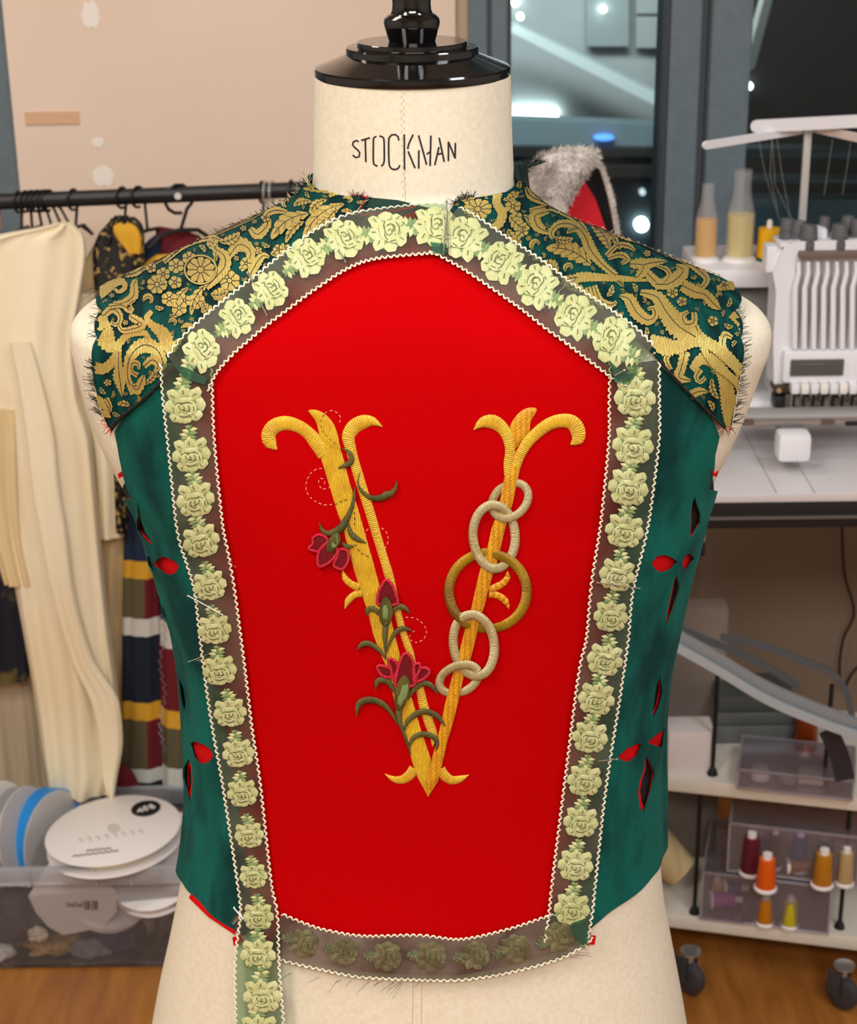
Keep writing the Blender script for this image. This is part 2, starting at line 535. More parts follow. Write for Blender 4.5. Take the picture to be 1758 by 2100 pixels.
T0, T1, TS = 100, 2400, 2.0
TT = np.arange(T0, T1 + 0.1, TS)
xl = pchip([r[0] for r in SIL], [r[1] for r in SIL], TT)
xr = pchip([r[0] for r in SIL], [r[2] for r in SIL], TT)
_b = pchip([r[0] for r in DEP], [r[1] for r in DEP], TT)
_n = pchip([r[0] for r in DEP], [r[2] for r in DEP], TT)
tabA, tabX, tabZ, tabDZ = [], [], [], []
for i, y in enumerate(TT):
    L = P(xl[i], y, YC); R = P(xr[i], y, YC)
    tabA.append((R.x - L.x) / 2); tabX.append((R.x + L.x) / 2); tabZ.append((R.z + L.z) / 2); tabDZ.append((R.z - L.z) / 2)
TAB = np.array([tabA, _b, _n, tabX, tabZ, tabDZ])
# widen rings slightly is not needed: the silhouette is taken at the dummy's own mid plane


def smooth_tab(a, k=4):
    ker = np.ones(2 * k + 1) / (2 * k + 1)
    return np.convolve(np.pad(a, k, mode='edge'), ker, mode='valid')


TAB = np.array([smooth_tab(r) for r in TAB])


def surf0(phi, t):
    f = (np.asarray(t, float) - T0) / TS
    f = np.clip(f, 0, TAB.shape[1] - 1.001)
    i = f.astype(int); u = f - i
    a, b, n, xc, z, dz = TAB[:, i] * (1 - u) + TAB[:, i + 1] * u
    c = np.cos(phi); s = np.sin(phi)
    r = (np.abs(c / a) ** n + np.abs(s / b) ** n) ** (-1.0 / n)
    x = r * c
    return np.stack([xc + x, YC - r * s, z + dz * x / a], -1)


def surf(phi, t, off=0.0):
    phi = np.asarray(phi, float); t = np.asarray(t, float)
    p = surf0(phi, t)
    e = 0.004
    du = surf0(phi + e, t) - surf0(phi - e, t)
    dv = surf0(phi, t + 3) - surf0(phi, t - 3)
    n = np.cross(du, dv)
    n /= np.linalg.norm(n, axis=-1, keepdims=True) + 1e-12
    ax = np.stack([p[..., 0] * 0 + TAB[3, 0], p[..., 1] * 0 + YC, p[..., 2]], -1)
    sg = np.sign(np.sum(n * (p - ax), -1, keepdims=True))
    n = n * np.where(sg == 0, 1, sg)
    off = np.asarray(off, float)
    return p + n * (off[..., None] if off.ndim else off)


# ray casting grid
NPH, STEP = 240, 6
gph = np.linspace(0, 2 * PI, NPH + 1)
gt = np.arange(T0 + 6, T1 - 4, STEP)
PH, GT = np.meshgrid(gph, gt)
gp = surf0(PH, GT)
nr_, nc_ = gp.shape[:2]
bv = [Vector(p) for p in gp.reshape(-1, 3)]
bf = []; bpar = []
for i in range(nr_ - 1):
    for j in range(nc_ - 1):
        a = i * nc_ + j; b = a + 1; c = a + nc_ + 1; d = a + nc_
        bf.append((a, b, c)); bf.append((a, c, d))
BVH = BVHTree.FromPolygons(bv, bf)
pflat = np.stack([PH, GT, GT * 0], -1).reshape(-1, 3)
pvec = [Vector(p) for p in pflat]
_cache = {}


def par(px, py):
    """(phi, t) of the dummy surface seen at a pixel; past the outline it snaps to the outline"""
    k = (round(px, 2), round(py, 2))
    if k in _cache: return _cache[k]
    x, y = px, py
    for _ in range(90):
        loc, nrm, idx, dist = BVH.ray_cast(CAM, ray(x, y))
        if loc is not None: break
        x += 1.5 if x < 847 else -1.5
        if y < 640 and _ > 3: y += 1.2
    if loc is None:
        r = (PI / 2, py)
    else:
        f = bf[idx]
        q = barycentric_transform(loc, bv[f[0]], bv[f[1]], bv[f[2]], pvec[f[0]], pvec[f[1]], pvec[f[2]])
        r = (q.x, q.y)
    _cache[k] = r
    return r


def drape(pts, off):
    """pixel points laid on the dummy at a height above its surface"""
    q = np.array([par(x, y) for x, y in pts])
    return surf(q[:, 0], q[:, 1], np.asarray(off, float) * np.ones(len(q)))


M_CANVAS = mat('cream_canvas', C(231, 221, 201), 0.9, col2=C(220, 207, 182), nscale=260, namt=0.7, bscale=900, bstr=0.35, bstretch=(1, 1, 0.6), bdist=0.0004)
M_BLACKGLOSS = mat('black_lacquer', C(8, 8, 9), 0.09, spec=0.6, coat=0.4)
M_INK = mat('black_ink', C(38, 32, 34), 0.8)
M_SEAM = mat('seam_beige', C(196, 180, 150), 0.9)  # darker beige than the canvas, for seam lines

base_z = surf0(np.array([PI / 2]), np.array([2396.0]))[0][2]
dummy = thing('tailors_dummy', (float(TAB[3, 500]), YC, 0.0), 'cream canvas tailor\'s dummy torso with black lacquered neck cap, wearing the green waistcoat', 'dummy')
mb = MB()
ts = list(range(152, 400, 6)) + list(range(400, 700, 8)) + list(range(700, 2396, 14))
NP = 128
rows = [[tuple(p) for p in surf(np.linspace(0, 2 * PI, NP, endpoint=False), np.full(NP, float(t)))] for t in ts]
mb.quadstrip(rows, 0, close_u=True)
n0 = len(rows) * NP
mb.f.append(tuple(range(NP))); mb.m.append(0)
mb.f.append(tuple(range(n0 - NP, n0))); mb.m.append(0)
mb.build('torso', M_CANVAS, parent=dummy, label='cream canvas body')

# neck cap, concentric turned discs, then the finial
nx = float(np.interp(150, TT, TAB[3])); nz = float(np.interp(150, TT, TAB[4]))
k = YC / math.cos(PITCH - math.atan(900 / FOC)) / FOC * math.cos(math.atan(900 / FOC)) * 1.0
cx_ = P(846, 140, YC).x
zz = lambda y: P(846, y, YC).z
rr = lambda r: (P(846 + r, 140, YC).x - cx_)
cap = MB().lathe([(rr(60), zz(157)), (rr(196), zz(157)), (rr(200), zz(155)), (rr(201.5), zz(150)), (rr(201.5), zz(140)), (rr(199), zz(136)), (rr(140), zz(112)),
                  (rr(136), zz(110)), (rr(136), zz(98)), (rr(134), zz(95)), (rr(116), zz(95)), (rr(113), zz(94)), (rr(113), zz(86)), (rr(111), zz(84)), (rr(40), zz(84))],
                 (cx_, YC, 0), 0, 96)
cap.build('neck_cap', M_BLACKGLOSS, parent=dummy, angle=25, label='black lacquered stepped disc')
fin = MB().lathe([(rr(46), zz(88)), (rr(48), zz(82)), (rr(52), zz(68)), (rr(56), zz(54)), (rr(57.5), zz(46)), (rr(56), zz(37)), (rr(50), zz(31)), (rr(43), zz(27)), (rr(40), zz(20)),
                  (rr(39), zz(8)), (rr(40), zz(-6)), (rr(44), zz(-30)), (rr(50), zz(-55)), (rr(48), zz(-78)), (rr(34), zz(-96)), (rr(12), zz(-104)), (0.0005, zz(-105))],
                 (cx_, YC, 0), 0, 64)
fin.build('finial', M_BLACKGLOSS, parent=dummy, angle=25, label='black turned wooden knob')
# stand below the torso
xs = float(TAB[3, 1140])
st = MB()
st.tube([(xs, YC, base_z + 0.02), (xs, YC, 0.12)], 0.016, n=20)
st.build('stand_pole', mat('dark_steel', C(30, 30, 32), 0.35, metal=0.6), parent=dummy)
for a in range(3):
    ang = a * 2 * PI / 3 + 0.5
    pts = [Vector((xs, YC, 0.22)), Vector((xs + .08 * math.cos(ang), YC + .08 * math.sin(ang), 0.16)), Vector((xs + .17 * math.cos(ang), YC + .17 * math.sin(ang), 0.05)), Vector((xs + .21 * math.cos(ang), YC + .21 * math.sin(ang), 0.012))]
    MB().tube(pts, [.016, .015, .012, .012], n=12).build('stand_foot', M_BLACKGLOSS, parent=dummy)


# ------------------------------------------------------------------ drawing on the dummy
def cr(pts, step=7.0, closed=False):
    """Catmull-Rom through (x,y[,w]) points, resampled about every `step` px"""
    p = [np.array(q, float) for q in pts]
    n = len(p)
    if n < 3 and not closed:
        L = np.linalg.norm(p[1][:2] - p[0][:2]); m = max(2, int(L / step) + 1)
        return [p[0] + (p[1] - p[0]) * i / (m - 1) for i in range(m)]
    out = []
    segs = n if closed else n - 1
    for i in range(segs):
        if closed:
            a, b, c, d = p[i - 1], p[i], p[(i + 1) % n], p[(i + 2) % n]
        else:
            a, b, c, d = p[max(i - 1, 0)], p[i], p[i + 1], p[min(i + 2, n - 1)]
        m = max(1, int(np.linalg.norm(c[:2] - b[:2]) / step))
        for k in range(m):
            t = k / m
            out.append(0.5 * ((2 * b) + (c - a) * t + (2 * a - 5 * b + 4 * c - d) * t * t + (3 * b - a - 3 * c + d) * t ** 3))
    if not closed: out.append(p[-1])
    return out


def stroke(mb, pts, off, h, mt=0, n=6, step=6.0, flat=False, offs=None, drp=None):
    """domed band along (x,y,w) px points, w = full width. Laid on the dummy at height off (metres)"""
    q = cr(pts, step)
    D = drp or drape
    N = len(q)
    P2, H, UV = [], [], []
    s = 0.0
    for i, a in enumerate(q):
        t = q[min(i + 1, N - 1)][:2] - q[max(i - 1, 0)][:2]
        L = np.linalg.norm(t); t = t / (L + 1e-9)
        nn = np.array([-t[1], t[0]])
        if i: s += np.linalg.norm(a[:2] - q[i - 1][:2])
        wd = max(a[2], 0.6) / 2
        o = off if offs is None else off + float(np.interp(i / (N - 1), np.linspace(0, 1, len(offs)), offs))
        for k in range(n + 1):
            u = -1 + 2 * k / n
            P2.append(tuple(a[:2] + nn * wd * u))
            prof = 1.0 if flat and abs(u) < .99 else math.sqrt(max(0, 1 - u * u))
            H.append(o - 0.0002 + (h * min(1.0, wd / 5 + .25)) * prof)
            UV.append((s * 0.00033, u * wd * 0.00033, 0))
    V = D(P2, np.array(H))
    fs = []
    for i in range(N - 1):
        for k in range(n):
            a = i * (n + 1) + k
            fs.append((a, a + 1, a + n + 2, a + n + 1))
    mb.add([tuple(v) for v in V], fs, mt, UV)


def inside(poly, x, y):
    c = False
    n = len(poly); j = n - 1
    for i in range(n):
        xi, yi = poly[i]; xj, yj = poly[j]
        if (yi > y) != (yj > y) and x < (xj - xi) * (y - yi) / (yj - yi) + xi: c = not c
        j = i
    return c


def inside_np(poly, X, Y):
    c = np.zeros(len(X), bool)
    n = len(poly); j = n - 1
    for i in range(n):
        xi, yi = poly[i]; xj, yj = poly[j]
        if yi != yj:
            m = ((yi > Y) != (yj > Y)) & (X < (xj - xi) * (Y - yi) / (yj - yi) + xi)
            c ^= m
        j = i
    return c


def edist(poly, X, Y):
    d = np.full(len(X), 1e9)
    n = len(poly)
    for i in range(n):
        x0, y0 = poly[i]; x1, y1 = poly[(i + 1) % n]
        L2 = (x1 - x0) ** 2 + (y1 - y0) ** 2 + 1e-9
        t = np.clip(((X - x0) * (x1 - x0) + (Y - y0) * (y1 - y0)) / L2, 0, 1)
        d = np.minimum(d, np.hypot(X - x0 - t * (x1 - x0), Y - y0 - t * (y1 - y0)))
    return d


def tri(poly, grid, holes=()):
    """triangulate a pixel polygon with inner points on a grid"""
    poly = [tuple(map(float, p[:2])) for p in poly]
    xs = [p[0] for p in poly]; ys = [p[1] for p in poly]
    X, Y = np.meshgrid(np.arange(min(xs) + grid * .5, max(xs), grid), np.arange(min(ys) + grid * .5, max(ys), grid))
    X = X.ravel(); Y = Y.ravel()
    if len(X):
        k = inside_np(poly, X, Y)
        X, Y = X[k], Y[k]
    if len(X):
        k = edist(poly, X, Y) > grid * 0.35
        for h in holes: k &= edist(h, X, Y) > grid * 0.3
        X, Y = X[k], Y[k]
    co = [Vector(p) for p in poly]
    ed = [(i, (i + 1) % len(poly)) for i in range(len(poly))]
    for h in holes:
        b = len(co)
        co += [Vector(p) for p in h]
        ed += [(b + i, b + (i + 1) % len(h)) for i in range(len(h))]
    co += [Vector((x, y)) for x, y in zip(X, Y)]
    vs, _, fs, *_r = delaunay_2d_cdt(co, ed, [], 0, 1e-4)
    vv = [(v.x, v.y) for v in vs]
    if not fs: return vv, []
    cxs = np.array([(vv[f[0]][0] + vv[f[1]][0] + vv[f[2]][0]) / 3 for f in fs])
    cys = np.array([(vv[f[0]][1] + vv[f[1]][1] + vv[f[2]][1]) / 3 for f in fs])
    k = inside_np(poly, cxs, cys)
    for h in holes: k &= ~inside_np(h, cxs, cys)
    return vv, [tuple(f) for f, kk in zip(fs, k) if kk]


def cloth(mb, vv, fs, pos, pos_low, mt, uv, mt_edge=None):
    """top sheet + underside rim"""
    base = len(mb.v)
    mb.add([tuple(p) for p in pos], fs, mt, uv)
    if pos_low is None: return
    cnt = {}
    for f in fs:
        for i in range(3):
            a, b = f[i], f[(i + 1) % 3]
            cnt[(a, b)] = cnt.get((a, b), 0) + 1
    rim = [(a, b) for (a, b) in cnt if (b, a) not in cnt]
    used = sorted({a for e in rim for a in e})
    ix = {a: i for i, a in enumerate(used)}
    b2 = len(mb.v)
    mb.v.extend([tuple(pos_low[a]) for a in used]); mb.uv.extend([uv[a] for a in used])
    for a, b in rim:
        mb.f.append((base + a, b2 + ix[a], b2 + ix[b], base + b)); mb.m.append(mt_edge if mt_edge is not None else mt)


def patch(mb, poly, off, mt=0, grid=14.0, h=0.0, hw=10.0, thick=0.0005, holes=(), clip=None, edge=None, smooth=True):
    """pixel outline laid on the dummy; h raises its middle (padded stitching)"""
    vv, fs = tri(poly, grid, holes)
    if clip is not None and fs:
        cc = np.array([[(vv[f[0]][k] + vv[f[1]][k] + vv[f[2]][k]) / 3 for k in (0, 1)] for f in fs])
        kk = inside_np(clip, cc[:, 0], cc[:, 1])
        fs = [f for f, q in zip(fs, kk) if q]
    if not fs: return
    X = np.array([v[0] for v in vv]); Y = np.array([v[1] for v in vv])
    o = np.full(len(vv), float(off))
    if h:
        d = edist(poly, X, Y)
        o = o + h * np.sqrt(np.clip(1 - (1 - np.clip(d / hw, 0, 1)) ** 2, 0, 1))
    pos = drape(vv, o)
    low = drape(vv, np.full(len(vv), off - thick)) if thick else None
    uv = [(x * 0.00033, y * 0.00033, 0) for x, y in vv]
    cloth(mb, vv, fs, pos, low, mt, uv, edge)


def T(o, s):
    return lambda pts: [tuple([o[0] + p[0] / s, o[1] + p[1] / s] + [w / s for w in p[2:3]]) for p in pts]


# lettering stamped on the neck
N_ = T((600, 0), 3.516)
letters = MB()
W_ = 12.5
for pl in [
    [(478, 1022), (462, 1012), (441, 1022), (434, 1043), (448, 1062), (470, 1080), (486, 1104), (481, 1130), (458, 1136), (436, 1118)],
    [(497, 1012), (560, 993)], [(526, 1006), (530, 1168)],
    [(606, 983), (588, 992), (584, 1030), (584, 1160), (592, 1188), (614, 1198)], [(628, 980), (652, 988), (661, 1020), (662, 1160), (655, 1186), (640, 1197)],
    [(767, 1012), (762, 985), (742, 970), (716, 972), (699, 990), (694, 1030), (696, 1160), (704, 1203), (728, 1221), (760, 1216), (774, 1190)],
    [(806, 968), (808, 1222)], [(870, 970), (838, 1040), (832, 1074)], [(834, 1090), (884, 1212)],
    [(911, 1082), (910, 1215)], [(909, 975), (938, 1080), (967, 1187)], [(998, 977), (992, 1196)], [(968, 1112), (992, 1094)],
    [(1056, 1060), (1026, 1190)], [(1057, 992), (1094, 1166)], [(1050, 1112), (1080, 1104)],
    [(1124, 1022), (1124, 1160)], [(1124, 1022), (1172, 1140)], [(1174, 1030), (1172, 1142)]]:
    stroke(letters, N_([(x, y, W_) for x, y in pl]), 0.0004, 0.0003, 0, n=2, step=4, flat=True)
letters.build('neck_lettering', M_INK, parent=dummy, label='black stencilled lettering')
# centre seams: little stitches on the neck, a faint tape down the belly
sm = MB()
for i in range(34):
    y = 182 + i * 7.2
    xx = 825 + (y - 182) * 0.018 + (2.2 if i % 2 else -1.2)
    stroke(sm, [(xx, y, 1.5), (xx + (1.6 if i % 2 else -1.6), y + 4.6, 1.5)], 0.0003, 0.0003, 0, n=2, step=5)
sm.build('neck_seam', M_SEAM, parent=dummy)
sm = MB()
stroke(sm, [(829, 345, 1.6), (833, 432, 1.6)], 0.0002, 0.0002, 0, n=2, step=12)
sm.build('neck_crease', M_SEAM, parent=dummy)
sm = MB()
stroke(sm, [(848, 1990, 2), (846, 2110, 2)], 0.0002, 0.0003, 0, n=2, step=12)
stroke(sm, [(866, 1990, 2), (864, 2110, 2)], 0.0002, 0.0003, 0, n=2, step=12)
sm.build('belly_tape', M_SEAM, parent=dummy)

# ================================================================== waistcoat
vest = thing('waistcoat', (float(TAB[3, 500]), YC, float(surf0(np.array([PI / 2]), np.array([1950.0]))[0][2])),
             'green suede waistcoat with red front panel, brocade shoulders and gold V on the dummy', 'waistcoat')

M_SUEDE = mat('teal_suede', C(6, 92, 82), 0.9, col2=C(1, 52, 50), nscale=32, nstretch=(1, 1, 0.45), lo=.40, hi=.62, bscale=420, bstr=0.5, spec=.2, sheen=0.06, sheen_col=C(90, 190, 175), bdist=0.0006)
M_REDFELT = mat('red_felt', C(186, 0, 4), 0.9, col2=C(176, 0, 3), nscale=500, namt=0.5, bscale=700, bstr=0.5, sheen=0.02, sheen_col=C(255, 60, 60), bdist=0.0005, spec=0.04)
M_LINING = mat('red_lining', C(206, 14, 18), 0.9, bscale=700, bstr=0.4, bdist=0.0004, spec=0.1)
M_GAPSEAM = mat('gap_shade_seam_black', C(10, 9, 11), 0.9)  # black put behind the slits as gap shade, also on yoke seams
M_BROCBASE = mat('brocade_ground', C(2, 66, 60), 0.75, col2=C(1, 34, 36), nscale=34, nstretch=(3.0, 1, 0.5), lo=.4, hi=.6, bscale=500, bstr=0.3, bdist=0.0004, spec=0.12)
M_GOLDB = mat('brocade_gold', C(220, 194, 106), 0.38, metal=0.45, col2=C(196, 158, 80), nscale=14, lo=.4, hi=.7, wave=(330, C(70, 66, 34), 0.6, (1, 0.35, 0.5), 3.0), coords='tuv', bstr=0.5, bdist=0.0004)
M_DARKT = mat('brocade_outline', C(6, 18, 14), 0.8)
M_SHEER = sheer('sheer_green_ribbon', (0.47, 0.68, 0.52, 1), C(156, 148, 130), 0.17, nscale=30)
M_PICOT = mat('cream_picot_edge', C(238, 226, 200), 0.6)
M_PETAL = mat('pale_green_petal', C(222, 223, 166), 0.5, col2=C(202, 205, 140), nscale=60, bscale=1500, bstr=0.6, bstretch=(1, 1, .5), bdist=0.0005, sheen=0.2, wave=(300, C(120, 130, 80), 0.35, (1, .8, .4), 4))
M_SPRIG = mat('sage_green_sprig', C(140, 160, 106), 0.55, col2=C(112, 138, 88), nscale=80, bscale=1500, bstr=0.6, bdist=0.0005)
M_VEIN = mat('olive_vein', C(84, 94, 48), 0.6)
M_GOLDT = mat('yellow_gold_thread', C(240, 196, 44), 0.42, col2=C(222, 168, 30), nscale=90, coords='tuv', wave=(240, C(160, 110, 20), 0.5, (1, .35, .5), 3.5), bstr=0.8, bdist=0.0005, sheen=.1)
M_ORGT = mat('orange_gold_thread', C(228, 164, 34), 0.42, col2=C(208, 138, 22), nscale=90, coords='tuv', wave=(240, C(150, 92, 14), 0.5, (.35, 1, .5), 3.0), bstr=0.8, bdist=0.0005)
M_SILT = mat('pale_silver_gold_thread', C(218, 204, 160), 0.35, metal=0.25, col2=C(186, 166, 112), nscale=30, coords='tuv', wave=(300, C(130, 110, 66), 0.6, (1, .1, .5), 1.5), bstr=0.8, bdist=0.0005)
M_RINGT = mat('antique_gold_thread', C(206, 164, 26), 0.35, metal=0.25, col2=C(120, 84, 14), nscale=22, coords='tuv', wave=(300, C(90, 60, 10), 0.6, (1, .1, .5), 1.5), bstr=0.8, bdist=0.0005)
M_OLIVE = mat('olive_thread', C(112, 104, 44), 0.5, col2=C(76, 72, 28), nscale=60, coords='tuv', wave=(300, C(46, 42, 14), 0.6, (1, .1, .5), 1.5), bstr=0.8, bdist=0.0005)
M_SAGE = mat('sage_thread', C(132, 156, 98), 0.5, coords='tuv', wave=(300, C(90, 116, 60), 0.5, (1, .4, .5), 1.5), bstr=0.6, bdist=0.0005)
M_CRIM = mat('crimson_thread', C(206, 14, 48), 0.45, coords='tuv', wave=(300, C(140, 4, 28), 0.6, (1, .1, .5), 1.5), bstr=0.8, bdist=0.0005)
M_MAROON = mat('maroon_thread', C(126, 4, 26), 0.6, coords='tuv', wave=(600, C(70, 2, 16), 0.6, (1, .6, .5), 3), bstr=0.6, bdist=0.0005)
M_PINKT = mat('pink_running_thread', C(232, 120, 110), 0.6)
M_DKTH = mat('dark_fray', C(14, 34, 28), 0.8)
M_REDTH = mat('red_fray', C(196, 40, 34), 0.8)
M_CRTH = mat('cream_fray', C(230, 216, 180), 0.7)
M_STEEL = mat('pin_steel', C(210, 210, 205), 0.25, metal=0.9)


def path_of(cl):
    return cr(cl, 6.0)


LEFT_V = [(394, 742, 100), (397, 800, 99), (405, 900, 92), (423, 1060, 90), (440, 1130, 84), (454, 1190, 78), (466, 1280, 79), (479, 1380, 79), (494, 1490, 76), (511, 1600, 73), (535, 1800, 66), (543, 1860, 72), (543, 1950, 84), (549, 2110, 94), (552, 2240, 96), (554, 2340, 96)]
RIGHT_V = [(1291, 742, 98), (1290, 820, 100), (1288, 900, 99), (1268, 1060, 93), (1243, 1190, 83), (1232, 1300, 82), (1218, 1380, 87), (1188, 1600, 82), (1166, 1800, 85), (1160, 1860, 85), (1150, 1926, 82)]
TOP_L = [(398, 764, 100), (430, 724, 88), (495, 670, 86), (560, 622, 86), (630, 570, 90), (700, 524, 94), (764, 500, 97), (862, 486, 103), (908, 486, 102)]
TOP_R = [(906, 487, 104), (960, 520, 98), (998, 546, 96), (1076, 598, 95), (1140, 645, 95), (1204, 686, 95), (1256, 721, 95), (1300, 752, 90)]
BOTTOM = [(572, 1906, 92), (618, 1922, 86), (666, 1935, 82), (746, 1949, 85), (857, 1951, 92), (946, 1955, 84), (1046, 1936, 88), (1134, 1908, 90), (1190, 1882, 70)]


def cint(cl, y):
    a = sorted([(p[1], p[0], p[2]) for p in cl])
    return np.interp(y, [q[0] for q in a], [q[1] for q in a]), np.interp(y, [q[0] for q in a], [q[2] for q in a])


# ---- param-space cloth, so that a panel can run on round the dummy's side
def pcloth(mb, outline, off, mt, grid=15.0, holes=(), thick=0.0012, wr=None, edge=None):
    """outline/holes: ('x',px,py) pixels or ('q',phi,t)"""
    K = 700.0

    def cv(o):
        if o[0] == 'q': return (o[1] * K, o[2])
        p = par(o[1], o[2]); return (p[0] * K, p[1])

    def dens(l):
        l = [cv(o) for o in l]; out = []
        for i in range(len(l)):
            a = np.array(l[i]); b = np.array(l[(i + 1) % len(l)])
            m = max(1, int(np.linalg.norm(b - a) / 10))
            for k in range(m): out.append(tuple(a + (b - a) * k / m))
        return out

    hh = [dens(h) for h in holes]
    vv, fs = tri(dens(outline), grid, hh)
    A = np.array(vv)
    o = np.full(len(vv), off)
    if wr is not None: o = o + wr(A[:, 0] / K, A[:, 1])
    for h in hh:
        d = edist(h, A[:, 0], A[:, 1])
        o = o + 0.0012 * np.exp(-(d / 16.0) ** 2)
    pos = surf(A[:, 0] / K, A[:, 1], o)
    low = surf(A[:, 0] / K, A[:, 1], o - thick)
    cloth(mb, vv, fs, pos, low, mt, [(x * .00033, y * .00033, 0) for x, y in vv], edge)


def X(l): return [('x', a, b) for a, b in l]


def crop(o, s, l): return [(o[0] + x / s, o[1] + y / s) for x, y in l]


CL4 = lambda l: crop((220, 880), 4.038, l)
CL6 = lambda l: crop((320, 1380), 2.917, l)
CL5 = lambda l: crop((1180, 880), 4.04, l)
CL7 = lambda l: crop((1080, 1380), 2.917, l)
slitsL = [CL4([(243, 555), (262, 650), (275, 740), (310, 830), (345, 880), (382, 985), (345, 935), (290, 880), (250, 820), (240, 760), (250, 690)]),
          CL4([(338, 1035), (362, 1033), (388, 1090), (397, 1140), (375, 1160), (352, 1110)]),
          CL4([(430, 1102), (465, 1050), (510, 1028), (580, 1062), (628, 1108), (602, 1165), (555, 1188), (500, 1162)]),
          CL4([(430, 1340), (452, 1400), (482, 1480), (502, 1560), (512, 1635), (460, 1545), (420, 1460), (412, 1400)]),
          CL6([(230, 420), (260, 395), (300, 405), (350, 435), (370, 480), (340, 522), (295, 532), (255, 490)]),
          CL6([(216, 505), (237, 560), (244, 640), (228, 740), (224, 815), (210, 720), (190, 620), (200, 560)])]
slitsL.insert(4, CL6([(125, -8), (150, 80), (165, 180), (160, 238), (140, 120)]))
slitsL = [[(x + d, y) for x, y in pl] for pl, d in zip(slitsL, (13, 11, 2, 9, 14, 2, 4))]
slitsR = [CL5([(978, 525), (992, 600), (1022, 700), (1017, 765), (970, 850), (932, 892), (938, 800), (940, 680), (950, 600)]),
          CL5([(598, 1085), (640, 1030), (700, 1016), (765, 1043), (808, 1080), (760, 1140), (690, 1168), (630, 1142)]),
          CL5([(862, 1080), (900, 1020), (925, 1012), (964, 1057), (930, 1110), (893, 1158), (870, 1120)]),
          CL5([(808, 1180), (832, 1290), (815, 1370), (775, 1490), (712, 1645), (735, 1500), (762, 1360), (783, 1250)]),
          CL7([(770, 0), (778, 100), (755, 200), (726, 278), (736, 160), (753, 60)]),
          CL7([(523, 480), (580, 430), (640, 408), (667, 412), (642, 480), (590, 520), (550, 507)]),
          CL7([(698, 405), (740, 350), (780, 318), (818, 325), (797, 400), (770, 433)]),
          CL7([(684, 475), (715, 540), (730, 590), (712, 700), (678, 833), (653, 780), (643, 700), (658, 620), (680, 560)])]


slitsR = [[(x - d, y) for x, y in pl] for pl, d in zip(slitsR, (7, 1, 6, 3, 3, 1, 3, 2))]


def wrL(phi, t):
    d = np.clip((phi - 2.2) / 0.9, 0, 1.3) * np.clip((t - 1010) / 160, 0, 1)
    return 0.6 * d * (0.0022 * np.sin(phi * 17 + t * 0.004) + 0.0014 * np.sin(phi * 31 - t * 0.007) + 0.0012 * np.sin(t * 0.013 + phi * 9)) + 0.0007 * d


def wrR(phi, t):
    d = np.clip((0.95 - phi) / 0.9, 0, 1.3) * np.clip((t - 1010) / 160, 0, 1)
    return 0.6 * d * (0.0024 * np.sin(phi * 19 - t * 0.003) + 0.0014 * np.sin(phi * 29 + t * 0.008) + 0.0012 * np.sin(t * 0.012 - phi * 8)) + 0.0007 * d


lyl = list(range(745, 1925, 60))
tealL = X([(cint(LEFT_V, y)[0], y) for y in lyl]) + X([(505, 1915), (488, 1903), (450, 1878), (415, 1848), (385, 1812), (372, 1790)]) + \
    [('q', PI + 0.25, 1752.), ('q', PI + 0.9, 1745.), ('q', PI + 0.9, 1160.), ('q', PI + 0.3, 1085.)] + X([(276, 1018), (266, 990), (256, 950), (249, 912), (243, 882), (262, 852), (300, 820), (340, 780), (372, 745)])
tealR = X([(cint(RIGHT_V, y)[0], y) for y in lyl]) + X([(1195, 1905), (1240, 1872), (1290, 1836), (1330, 1795), (1350, 1765)]) + \
    [('q', -0.25, 1735.), ('q', -0.9, 1730.), ('q', -0.9, 1160.), ('q', -0.3, 1080.)] + X([(1446, 1000), (1456, 965), (1459, 930), (1468, 892), (1455, 858), (1430, 830), (1385, 785), (1340, 740)])
mb = MB(); pcloth(mb, tealL, 0.0034, 0, holes=[X(h) for h in slitsL], wr=wrL)
mb.build('side_panel', M_SUEDE, parent=vest, label='green suede panel on the photo\'s left, with leaf-shaped slits')
mb = MB(); pcloth(mb, tealR, 0.0034, 0, holes=[X(h) for h in slitsR], wr=wrR)
mb.build('side_panel', M_SUEDE, parent=vest, label='green suede panel on the photo\'s right, with leaf-shaped slits')


def grow(poly, dx, k=1.25):
    cx = sum(p[0] for p in poly) / len(poly); cy = sum(p[1] for p in poly) / len(poly)
    return [(cx + (x - cx) * k + dx, cy + (y - cy) * k) for x, y in poly]


# lining behind the slits, cut back where the photo shows black
def band(px_poly, dx, k): return [('x', x, y) for x, y in grow(px_poly, dx, k)]


holesL = [X(grow(slitsL[0], -3, .95)), X(grow(slitsL[3], -4, .9)), X(grow(slitsL[6], -7, .95))]
holesR = [X(grow(slitsR[0], 5, .95)), X(grow(slitsR[3], 5, .9)), X(grow(slitsR[7], 7, .9)), X(grow(slitsR[4], 5, .9))]
lin_ = MB()
LN = 0.0014
pcloth(lin_, X([(cint(LEFT_V, y)[0], y) for y in lyl]) + X([(492, 1908), (450, 1883), (415, 1853), (385, 1815)]) + [('q', PI + 0.2, 1745.), ('q', PI + 0.2, 1085.)] + X([(282, 1012), (274, 985), (262, 905), (300, 824), (372, 750)]), LN, 0, grid=26, holes=holesL)
pcloth(lin_, X([(cint(RIGHT_V, y)[0], y) for y in lyl]) + X([(1205, 1908), (1240, 1874), (1290, 1838), (1330, 1798)]) + [('q', -0.2, 1735.), ('q', -0.2, 1080.)] + X([(1440, 995), (1448, 960), (1452, 900), (1430, 836), (1345, 750)]), LN, 0, grid=26, holes=holesR)
